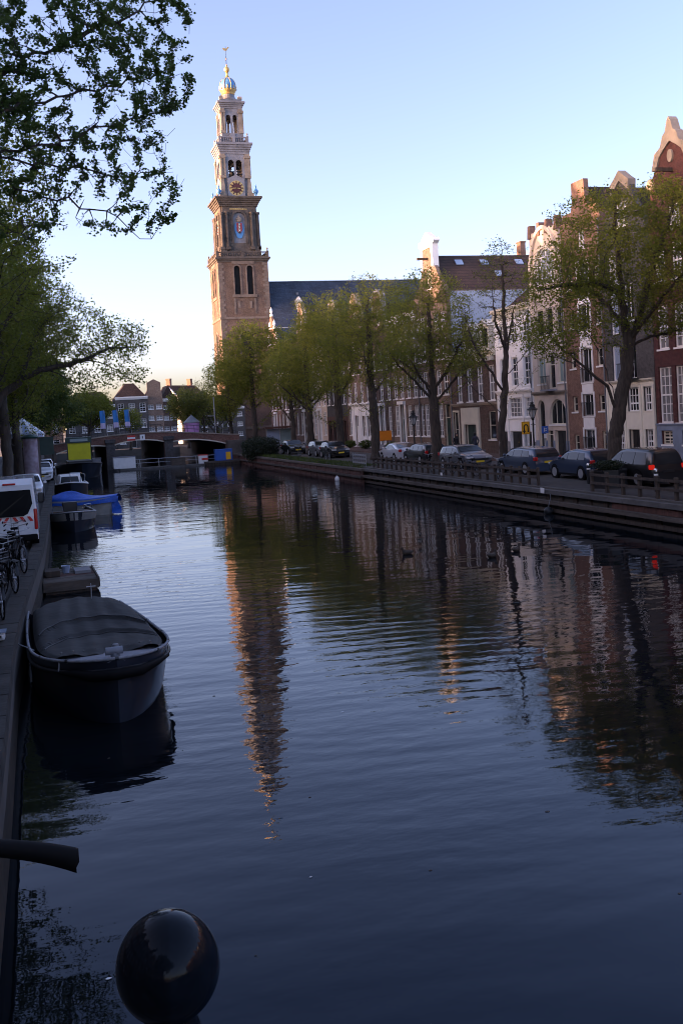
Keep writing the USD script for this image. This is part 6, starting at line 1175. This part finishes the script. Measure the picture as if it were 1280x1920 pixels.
# ---------------------------------------------------------------- bicycles
def bicycle(name, label, x, y, z, ang, group=None, lean=0.0, m=None, sz=.95, grips=(1, -1)):
    t = thing(name, label, 'bicycle', (x, y, z), ang, group); m = m or M['black_metal']
    if lean: UsdGeom.Xform(t).AddRotateXOp().Set(math.degrees(lean))
    rw, fw, bb, st, hd = (-.52, 0, .345), (.56, 0, .345), (-.06, 0, .30), (-.24, 0, .82), (.36, 0, .80)
    fr = MB()
    for a, b, r in ((bb, st, .016), (bb, (.40, 0, .66), .018), (st, (.37, 0, .76), .016), ((.34, 0, .90), (.43, 0, .60), .02)): fr.tube([a, b], r, 7)
    for s_ in (.05, -.05): fr.tube([(rw[0], s_, rw[2]), (bb[0], s_ * .6, bb[2])], .011, 5); fr.tube([(rw[0], s_, rw[2]), (st[0], s_ * .3, st[2] - .06)], .010, 5); fr.tube([(fw[0], s_, fw[2]), (.44, s_ * .8, .60)], .011, 5)
    obj('frame', fr, m, t, smooth=True)
    for c in (rw, fw):
        an = np.linspace(0, 2 * PI, 33); w = obj('wheel', MB().tube([(c[0] + .335 * math.cos(q), 0, c[2] + .335 * math.sin(q)) for q in an], .019, 6, False), M['rubber'], t, smooth=True)
        sp = MB()
        for q in np.linspace(0, 2 * PI, 15)[:-1]: sp.bar((c[0], 0, c[2]), (c[0] + .32 * math.cos(q), 0, c[2] + .32 * math.sin(q)), .004)
        sp.lathe([(.02, -.05), (.03, 0), (.02, .05)], 8, c, 'y'); obj('spokes', sp, M['steel'], w)
        q = np.linspace(.15, 2.6, 14) if c is fw else np.linspace(.3, 2.9, 14)
        obj('mudguard', MB().grid(np.array([[[c[0] + .37 * math.cos(a), v, c[2] + .37 * math.sin(a) - abs(v) * .3] for v in (-.03, 0, .03)] for a in q])), m, t)
    obj('saddle', MB().tm(manifold3d.Manifold.batch_hull([manifold3d.Manifold.sphere(r, 12).translate(p) for p, r in (((-.36, .08, sz), .035), ((-.36, -.08, sz), .035), ((-.12, 0, sz - .005), .025))])).tube([st, (-.27, 0, sz - .01)], .014, 6), M['rubber'], t, smooth=40)
    hb = MB(); hb.tube([(.34, 0, .9), (.31, 0, 1.04)], .014, 6); hb.tube([(.185, .292, 1.12), (.20, .29, 1.12), (.30, .18, 1.09), (.31, 0, 1.05), (.30, -.18, 1.09), (.20, -.29, 1.12), (.185, -.292, 1.12)], .012, 7); h_ = obj('handlebar', hb, M['steel'], t, smooth=True)
    for s_ in grips: obj('grip', MB().tube([(.19, s_ * .292, 1.12), (.14, s_ * .30, 1.112), (.06, s_ * .305, 1.095), (.04, s_ * .305, 1.09)], [.016, .018, .017, .02], 8), M['rubber'], h_, smooth=True)
    obj('carrier', MB().box(-.82, -.36, -.07, .07, .73, .745).bar((-.75, .05, .73), (-.53, .05, .36), .012).bar((-.75, -.05, .73), (-.53, -.05, .36), .012), m, t)
    obj('chain_case', MB().tm(rbox(-.55, 0.04, .035, .06, .26, .40, .012)), m, t); obj('crank', MB().bar((-.06, .09, .30), (.06, .11, .22), .02).bar((-.06, -.09, .30), (-.18, -.11, .38), .02), M['steel'], t)
    return t
gl_, gr_ = 'bicycles parked along the left quay', 'bicycles leaning on the right quay railing'
b0 = bicycle('bicycle', 'black city bicycle parked by the quay edge, nearest of the left row', lq(16.5) - .42, 16.5, Z0 + .11, 1.5, gl_)
ords = ['second', 'third', 'fourth', 'fifth', 'sixth', 'seventh', 'eighth', 'ninth', 'tenth', 'eleventh', 'twelfth', 'thirteenth']
for k, d_ in enumerate(ords):
    y = 17.6 + 1.08 * k; dup(b0, (lq(y) - .40 - .09 * (k % 3), y, Z0 + .11), 1.57 + .3 * math.sin(k * 2.3) + (PI if k % 4 == 1 else 0), f'black bicycle, {d_} from the near end of the row along the left quay', gl_)
for k, (y, a, d_) in enumerate(((46.5, 1.3, 'bicycle against the far quay railing before the blue estate car'), (50.3, 1.9, 'bicycle with a pale frame glint against the railing before the slender tree'), (51.6, 1.2, 'bicycle against the railing, right of the slender tree trunk'), (53.4, 1.7, 'bicycle against the railing under the grey estate car bonnet'), (56.2, 1.4, 'bicycle against the railing before the grey estate car'), (88.5, 1.5, 'bicycle by the far dark pair of cars'), (79.0, 1.6, 'bicycle near the trunk left of the orange sign'))):
    dup(b0, (22.0, y, Z0), a, d_, gr_)
# near bridge, black ball finial, own handlebar
nb = obj('near_bridge', MB().box(-6, 26, -9, 1.72, 2.75, 3.14), M['asphalt'], kind='structure')
ballm = mat('glossy_black_paint', (0.004, 0.006, 0.009), 0.09, 0.4, 9.0, spec=0.16, bump=0.0005, bscale=30)
fp = thing('railing_post', 'glossy black ball topped railing post at the bottom of the photo', 'railing post', (.125, 1.5, 3.14))
s = trimesh.creation.icosphere(4, .0775); s.apply_scale([1, 1, 1.05]); s.apply_translation([0, 0, .846]); obj('ball', s, ballm, fp, smooth=True)
obj('shaft', MB().lathe([(.06, 0), (.06, .08), (.034, .12), (.03, .55), (.036, .68), (.052, .72), (.042, .76), (.03, .79)], 20), ballm, fp, smooth=40)
for s_ in (1, -1): obj('rail_stub', MB().tube([(0, 0, .45), (.45 * s_, 0, .45)], .02, 8), ballm, fp)
bk = bicycle('near_bicycle', 'bicycle whose black handlebar grip pokes in at the lower left edge', .045, 1.035, 3.145, PI, sz=.83, grips=(1,))
q_ = np.linspace(0, 1, 12); gx_ = .20 - .157 * q_; gz_ = 1.141 - .027 * q_ - .014 * q_ ** 3
gs = [[(gx_[i], -.305 + (.0105 + .002 * q_[i]) * math.cos(a), gz_[i] - .004 * q_[i] + (.0098 + .0060 * q_[i] ** 2) * math.sin(a) * (1.25 if math.sin(a) < 0 else .85)) for a in np.linspace(0, 2 * PI, 17)[:-1]] for i in range(12)]
gs.append([(.043 - .004 + .006 * (math.sin(a) < 0), -.305 + .009 * math.cos(a), gz_[-1] - .006 + .014 * math.sin(a)) for a in np.linspace(0, 2 * PI, 17)[:-1]])
gm = MB().grid(np.array(gs), close=True); ee = np.arange(1, 15); gm.add(np.array(gs[-1]), np.stack([0 * ee, ee, ee + 1], 1)); obj('grip', gm, M['rubber'], bk, smooth=50)

# ---------------------------------------------------------------- railings, lamps, signs, bollards
def railing(name, label, y0, y1, x, gap, z, post, m='wood_dark', rails=(.45, .78), h=.88):
    t = thing(name, label, 'railing', (x, (y0 + y1) / 2, z)); c = (y0 + y1) / 2; n = int((y1 - y0) / gap)
    for k in range(n + 1): y = y0 + k * gap - c; obj('post', MB().box(-post / 2, post / 2, y - post / 2, y + post / 2, 0, h).box(-post / 2 - .01, post / 2 + .01, y - post / 2 - .01, y + post / 2 + .01, h, h + .03, .02), M[m], t)
    for r in rails:
        y = y0
        while y < y0 + n * gap - .1: e = min(y + gap * 3, y0 + n * gap); obj('rail', MB().box(-post / 2 - .045, -post / 2 - .002, y - c + .004, e - c - .004, r - .05, r + .05), M[m], t); y = e
railing('quay_railing', 'long dark timber railing on the far quay in front of the parked cars', 41.2, 65.6, 21.4, .92, 1.02, .11)
railing('quay_railing', 'short timber railing on the quay at the right edge before the black car', 29.6, 36.6, 21.4, 1.15, 1.02, .12)
railing('quay_railing', 'thin iron railing at the far quay by the dark cars', 67.2, 70.2, 21.5, .5, 1.02, .04, 'steel', (.3, .6, .85), .9)
def lamp(label, x, y, H):
    t = thing('street_lamp', label, 'street lamp', (x, y, Z0)); k = H - 1.0
    obj('post', MB().lathe([(.16, 0), (.16, .12), (.12, .18), (.11, .7), (.14, .75), (.075, .85), (.055, 1.3), (.045, k - .1), (.09, k - .05), (.06, k)], 12), M['black_metal'], t, smooth=40)
    obj('cross_arm', MB().tube([(0, -.3, k - .35), (0, .3, k - .35)], .02, 6).lathe([(.07, 0), (.03, .06), (.07, .12)], 8, (0, 0, k - .4)), M['black_metal'], t)
    g = obj('lantern_glass', MB().lathe([(.12, 0), (.27, .48)], 6, (0, 0, k + .08)), M['lamp_glass'], t); fr = MB()
    for q in range(6): a = q * PI / 3; fr.bar((.12 * math.cos(a), .12 * math.sin(a), k + .06), (.275 * math.cos(a), .275 * math.sin(a), k + .57), .025)
    fr.lathe([(.06, 0), (.14, .02), (.14, .05), (.06, .08)], 6, (0, 0, k)); obj('lantern_frame', fr, M['black_metal'], g)
    obj('lantern_cap', MB().lathe([(.34, 0), (.33, .05), (.2, .12), (.14, .22), (.17, .24), (.17, .30), (.07, .36), (.10, .44), (.0, .52)], 12, (0, 0, k + .55)), M['black_metal'], t)
lamp('black crown topped street lantern beside the yellow U turn sign', 28.6, 55.4, 3.85); lamp('black street lantern behind the silver fastback car', 24.9, 66.3, 3.72)
def sign(name, label, x, y, z0, z1, w, m, posts=(0,), pw=.035, zp=None):
    t = thing(name, label, 'sign', (x, y, Z0)); obj('board', MB().tm(rbox(-w / 2, w / 2, -.02, .02, z0 - Z0, z1 - Z0, .012)), M[m], t)
    for p in posts: obj('post', MB().tube([(p, .05, 0), (p, .05, z1 - Z0 - .05)], pw, 8), M['steel'], t)
    return t
o = sign('orange_sign', 'blank orange roadworks board on two posts', 28.85, 84, 2.33, 3.23, 1.12, 'orange', (-.35, .35)); obj('border', MB().box(-.52, .52, -.026, -.021, 3.19 - Z0, 3.205 - Z0).box(-.52, .52, -.026, -.021, 2.36 - Z0, 2.375 - Z0), M['black'], o)
us = sign('u_turn_sign', 'yellow sign with a black U turn arrow on a pale post', 28.9, 57, 2.98, 3.77, .56, 'yellow_sign', (0,), .06)
ar_ = MB().poly(Polygon([(-.16, 3.12 - Z0), (-.16, 3.42 - Z0)] + arc(.015, 3.42 - Z0, .175, .2, PI, 0, 10) + [(.19, 3.1 - Z0), (.11, 3.1 - Z0)] + arc(.015, 3.42 - Z0, .095, .12, 0, PI, 10) + [(-.08, 3.3 - Z0), (-.08, 3.12 - Z0)]), .006, 'xz', -.028).poly(Polygon([(-.24, 3.2 - Z0), (0, 3.2 - Z0), (-.12, 3.03 - Z0)]), .006, 'xz', -.030); obj('arrow', ar_, M['black'], us)
obj('border', MB().poly(sbox(-.26, 3.0 - Z0, .26, 3.75 - Z0).difference(sbox(-.245, 3.015 - Z0, .245, 3.735 - Z0)), .004, 'xz', -.0245), M['black'], us)
wp_ = thing('white_post', 'square pale post below the yellow U turn sign', 'post', (28.9, 57.2, Z0)); obj('shaft', MB().box(-.12, .12, -.1, .1, 0, 1.9), M['white_paint'], wp_); obj('foot', MB().box(-.15, .15, -.13, .13, 0, .3), M['plinth'], wp_)
bs = sign('blue_sign', 'small blue traffic sign in front of the arched house', 29.6, 55.8, 3.0, 3.45, .46, 'blue_sign', (0,), .04); obj('under_plate', MB().box(-.08, .08, -.025, .0, 1.6, 1.85), M['white_paint'], bs); obj('symbol', MB().box(-.06, -.02, -.03, -.021, 2.0, 2.25).box(.02, .1, -.03, -.021, 2.05, 2.1).box(.02, .1, -.03, -.021, 2.15, 2.2), M['white_paint'], bs)
ws_ = thing('mooring_sign', 'small white plate fixed low on the far quay edge', 'sign', (20.9, 39.9, .86)); obj('plate', MB().tm(rbox(-.015, .0, -.17, .17, 0, .24, .006)), M['white_paint'], ws_); obj('bolts', MB().lathe([(0, 0), (.012, 0), (0, .006)], 6, (-.016, -.14, .21), 'x').lathe([(0, 0), (.012, 0), (0, .006)], 6, (-.016, .14, .21), 'x'), M['steel'], ws_)
ws2 = thing('mooring_sign', 'small white plate on the far quay railing left of the grey estate car', 'sign', (21.28, 52.6, 1.05)); obj('plate', MB().tm(rbox(-.015, .0, -.14, .14, 0, .2, .006)), M['white_paint'], ws2); obj('bolts', MB().lathe([(0, 0), (.012, 0), (0, .006)], 6, (-.016, 0, .17), 'x'), M['steel'], ws2)
def bollard(label, x, y):
    t = thing('bollard', label, 'bollard', (x, y, Z0)); obj('shaft', MB().lathe([(.09, 0), (.085, .6), (.08, .72), (.08, .80)], 12), M['black_metal'], t, smooth=40); obj('cap', MB().lathe([(.09, 0), (.09, .08), (.06, .13), (0, .14)], 12, (0, 0, .80)), M['chrome'], t, smooth=40); obj('band', MB().lathe([(.083, 0), (.083, .1)], 12, (0, 0, .62)), M['white_paint'], t)
bollard('dark bollard with a bright cap left of the planter', 23.3, 40.0); bollard('dark bollard with a bright cap before the black car', 22.9, 34.2)
pl = thing('tree_planter', 'big dark octagonal planter with ivy in front of the forked tree', 'planter', (22.85, 37.6, Z0 - .07))
for k in range(8):
    a = k * PI / 4 + PI / 8; obj('side_board', MB().box(-.30, .30, .66, .72, .0, .78).move(rotz(a - PI / 2)), M['black'], pl)
obj('rim', MB().lathe([(.82, .78), (.82, .84), (.66, .84), (.66, .78), (.82, .78)], 8), M['black'], pl); obj('soil', MB().lathe([(0, .7), (.7, .7)], 8).lathe([(0, .68), (.7, .68), (.7, .69), (0, .69)], 8), M['wood_dark'], pl)
bush('planter_ivy', 'ivy and low leaves growing out of the dark planter', 22.85, 37.6, .72 + Z0, .70, .70, .24, 1500, 81, .085, 'leaf_bush', 'plant')
# left street furniture
pc = thing('poster_column', 'mauve poster wrapped column between the left trees', 'advertising column', (lq(70) - 1.35, 70, Z0)); post_m = mat('mauve_poster', (0.42, 0.36, 0.42), 0.5, 0.0, 1.6, detail=2, col2=(0.17, 0.11, 0.12), coat=0.3)
obj('base', MB().lathe([(.55, 0), (.55, .3), (.48, .34)], 24), M['dark_green'], pc, smooth=40); obj('poster', MB().lathe([(.47, .3), (.47, 3.35), (0, 3.35)], 32), post_m, pc, smooth=40); obj('cap', MB().lathe([(.55, 3.3), (.58, 3.4), (.3, 3.55), (0, 3.6)], 24), M['dark_green'], pc, smooth=40)
kt = thing('striped_kiosk', 'kiosk with a pale striped conical awning behind the left tree trunks', 'kiosk', (lq(74) - 1.95, 75, Z0))
obj('booth', MB().lathe([(1.1, 0), (1.1, 3.3), (0, 3.3)], 8), M['wood_dark'], kt)
for k in range(16):
    a0, a1 = k * PI / 8, (k + 1) * PI / 8; v = [[1.45 * math.cos(a), 1.45 * math.sin(a), 3.65] for a in (a0, a1)] + [[.06 * math.cos(a), .06 * math.sin(a), 4.75] for a in (a1, a0)]
    v2 = [[1.46 * math.cos(a), 1.46 * math.sin(a), z] for z in (3.35, 3.66) for a in ((a0, a1) if z < 3.4 else (a1, a0))]
    v = np.array(v); obj('awning_panel', MB().add(np.vstack([v, v - [0, 0, .03]]), BOXF).add(np.vstack([v2, np.array(v2) * [.98, .98, 1]]), BOXF), M['white_paint'] if k % 2 else M['glass_blue'], kt)
gb = thing('green_panel', 'dark green hoarding panel on posts by the left white cars', 'hoarding', (lq(76) -.45, 78.6, Z0)); obj('board', MB().box(-.55, .55, -.04, .04, 1.95, 3.3), M['dark_green'], gb)
for x in (-.45, .45): obj('post', MB().box(x - .05, x + .05, .041, .12, 0, 3.3), M['wood_dark'], gb)
obj('battens', MB().box(-.55, .55, -.065, -.041, 3.22, 3.3).box(-.55, .55, -.065, -.041, 1.95, 2.03), M['dark_green'], gb)
lampL = thing('bridge_lamp', 'small lit warm lamp among the trees at the left end of the bridge', 'street lamp', (2.2, 121, 2.9)); obj('post', MB().tube([(0, 0, 0), (0, 0, 2.0)], .04, 6), M['black_metal'], lampL); obj('globe', trimesh.creation.icosphere(2, .07).apply_translation([0, 0, 2.07]), M['warm_lit'], lampL)
# mooring buoys, birds, floating bits
by = thing('ball_fender', 'dark round fender hanging at the waterline of the far quay', 'fender', (20.78, 39.2, .12)); obj('ball', trimesh.creation.icosphere(3, .2), M['black_metal'], by, smooth=True); obj('rope', MB().tube([(0, 0, .19), (.1, 0, .5), (.12, 0, .75)], .012, 5), rope, by)
by2 = thing('white_buoy', 'small white buoy at the waterline of the far timber quay', 'buoy', (20.3, 70.6, .12)); obj('ball', trimesh.creation.icosphere(3, .17).apply_scale([1, 1, 1.3]), M['white_paint'], by2, smooth=True); obj('ring', MB().lathe([(.03, .2), (.05, .24), (.03, .28)], 8), M['steel'], by2)
def chain_body(J, E, edge=.02, it=8):
    m = manifold3d.Manifold; parts = [m.batch_hull([m.sphere(J[a][1], 14).translate(J[a][0]), m.sphere(J[b][1], 14).translate(J[b][0])]) for a, b in E]
    u = m.batch_boolean(parts, manifold3d.OpType.Add).refine_to_length(edge); v, f, _ = meshkit.arrays(u); t = trimesh.Trimesh(v, f); trimesh.smoothing.filter_taubin(t, iterations=it); return t
def duck(label, x, y, a):
    t = thing('duck', label, 'duck', (x, y, 0), a)
    J = {'t': ((-.20, 0, .09), .02), 'r': ((-.08, 0, .06), .075), 'c': ((.08, 0, .06), .085), 'n': ((.15, 0, .15), .035), 'h': ((.17, 0, .21), .042), 'b': ((.235, 0, .20), .012)}
    obj('body', chain_body(J, [('t', 'r'), ('r', 'c'), ('c', 'n'), ('n', 'h'), ('h', 'b')], .015), M['wood_dark'], t, smooth=True)
    for s_ in (1, -1): obj('wing', MB().tm(trimesh.creation.icosphere(2, 1).apply_scale([.13, .02, .05]).apply_translation([-.04, s_ * .078, .09])), M['wood_grey'], t, smooth=True)
duck('brown duck swimming in mid canal, left of the other one', 11.4, 31.6, 3.0); duck('brown duck swimming in mid canal, nearer the right quay', 13.4, 29.2, .4); duck('brown duck swimming close behind the right one', 14.6, 29.9, .5)
for k, (x, y, s_, lb) in enumerate(((.22, 8.84, .06, 'white feather floating left of the black ball'), (1.9, 31.6, .12, 'dark twig floating beyond the black sloop'), (4.3, 15.4, .06, 'tiny white scrap floating in mid canal'), (2.35, 10.0, .035, 'pale speck floating above the black ball'))):
    q = np.linspace(0, 1, 8); obj('floating_scrap', MB().grid(np.array([[[x + s_ * (u - .5), y + s_ * .3 * v * math.sin(PI * min(max(u, .05), .95)), .006 + .02 * s_ * (1 - v * v) + .02 * u * s_] for v in (-1, 0, 1)] for u in q])), M['white_paint' if k != 1 else 'wood_dark'], label=lb, cat='litter')
simple_box('white_box', 'small white plastic box at the very edge of the near left quay', 'box', lq(18.3) - .30, lq(18.3) - .14, 18.2, 18.45, Z0 + .12, Z0 + .26, 'white_paint', 'glass_blue', .015)
sp_ = MB(); gs_ = np.random.default_rng(77)
for k in range(70):
    x, y, r_ = gs_.uniform(.5, 16), gs_.uniform(8, 34), gs_.uniform(.008, .022); an = gs_.uniform(0, 6.28) + np.linspace(0, 2 * PI, 7)[:-1]; v_ = np.stack([x + r_ * np.cos(an) * 1.5, y + r_ * np.sin(an), 0 * an + .004], 1)
    sp_.add(np.vstack([v_, [[x, y, .004 + r_ * .3]]]), [[i, (i + 1) % 6, 6] for i in range(6)])
obj('floating_specks', sp_, M['wood_grey'], label='tiny leaves and specks scattered over the canal surface', cat='debris', kind='stuff')
def person(label, x, y, a, cloth, pose):
    t = thing('person', label, 'person', (x, y, Z0 + .12), a)
    s_ = pose; J = {'hd': ((.03, 0, 1.60), .105), 'hc': ((.05, 0, 1.53), .08), 'nk': ((0, 0, 1.43), .055), 'ch': ((0, 0, 1.26), .15), 'sl': ((0, .17, 1.34), .07), 'sr': ((0, -.17, 1.34), .07), 'wa': ((0, 0, 1.02), .135), 'hp': ((0, 0, .92), .145),
         'el': ((-.06 + s_ * .1, .24, 1.08), .05), 'er': ((-.02 - s_ * .1, -.24, 1.08), .05), 'wl': ((.06 + s_ * .15, .25, .86), .036), 'wr': ((.10 - s_ * .05, -.24, .86), .036),
         'kl': ((s_ * .16, .10, .50), .075), 'kr': ((-s_ * .10, -.10, .50), .075), 'al': ((s_ * .12, .10, .09), .05), 'ar': ((-s_ * .30, -.10, .11), .05), 'fl': ((s_ * .12 + .15, .11, .04), .04), 'fr': ((-s_ * .30 + .14, -.11, .05), .04), 'll': ((0, .09, .86), .10), 'lr': ((0, -.09, .86), .10)}
    obj('body', chain_body(J, [('hd', 'hc'), ('hc', 'nk'), ('nk', 'ch'), ('sl', 'sr'), ('ch', 'sl'), ('ch', 'sr'), ('ch', 'wa'), ('wa', 'hp'), ('hp', 'll'), ('hp', 'lr'), ('sl', 'el'), ('sr', 'er'), ('el', 'wl'), ('er', 'wr'), ('ll', 'kl'), ('lr', 'kr'), ('kl', 'al'), ('kr', 'ar'), ('al', 'fl'), ('ar', 'fr')], .03, 6), M[cloth], t, smooth=True)
    obj('face', MB().tm(trimesh.creation.icosphere(2, 1).apply_scale([.06, .075, .10]).apply_translation([.085, 0, 1.58])).tm(trimesh.creation.icosphere(1, .018).apply_translation([.15, 0, 1.57])), M['skin'], t, smooth=True)
    obj('hair', MB().tm(trimesh.creation.icosphere(2, 1).apply_scale([.115, .11, .10]).apply_translation([-.005, 0, 1.65])), M['black'], t, smooth=True)
    for s2 in (1, -1):
        w = J['wl' if s2 > 0 else 'wr'][0]; hJ = {'p': ((w[0], w[1], w[2] - .05), .03), 'k': ((w[0] + .01, w[1], w[2] - .10), .026)}; E_l = [('p', 'k')]
        for q, L_ in enumerate((.06, .075, .08, .065)): hJ[f'a{q}'] = ((w[0] - .027 + .018 * q, w[1], w[2] - .115), .009); hJ[f'b{q}'] = ((w[0] - .02 + .018 * q, w[1] - .01 * s2, w[2] - .115 - L_), .008); E_l += [('k', f'a{q}'), (f'a{q}', f'b{q}')]
        hJ['t'] = ((w[0] + .05, w[1] - .01 * s2, w[2] - .09), .009); E_l.append(('p', 't')); obj('hand', chain_body(hJ, E_l, .008, 4), M['skin'], t, smooth=True)
person('person in dark clothes standing between the brown row houses and the thick tree trunk', 29.9, 70.6, -1.3, 'cloth_dark', .15)
person('person in a blue grey jacket walking past the dark doorway of the mansard house', 31.3, 70.2, 1.5, 'cloth_blue', .8)
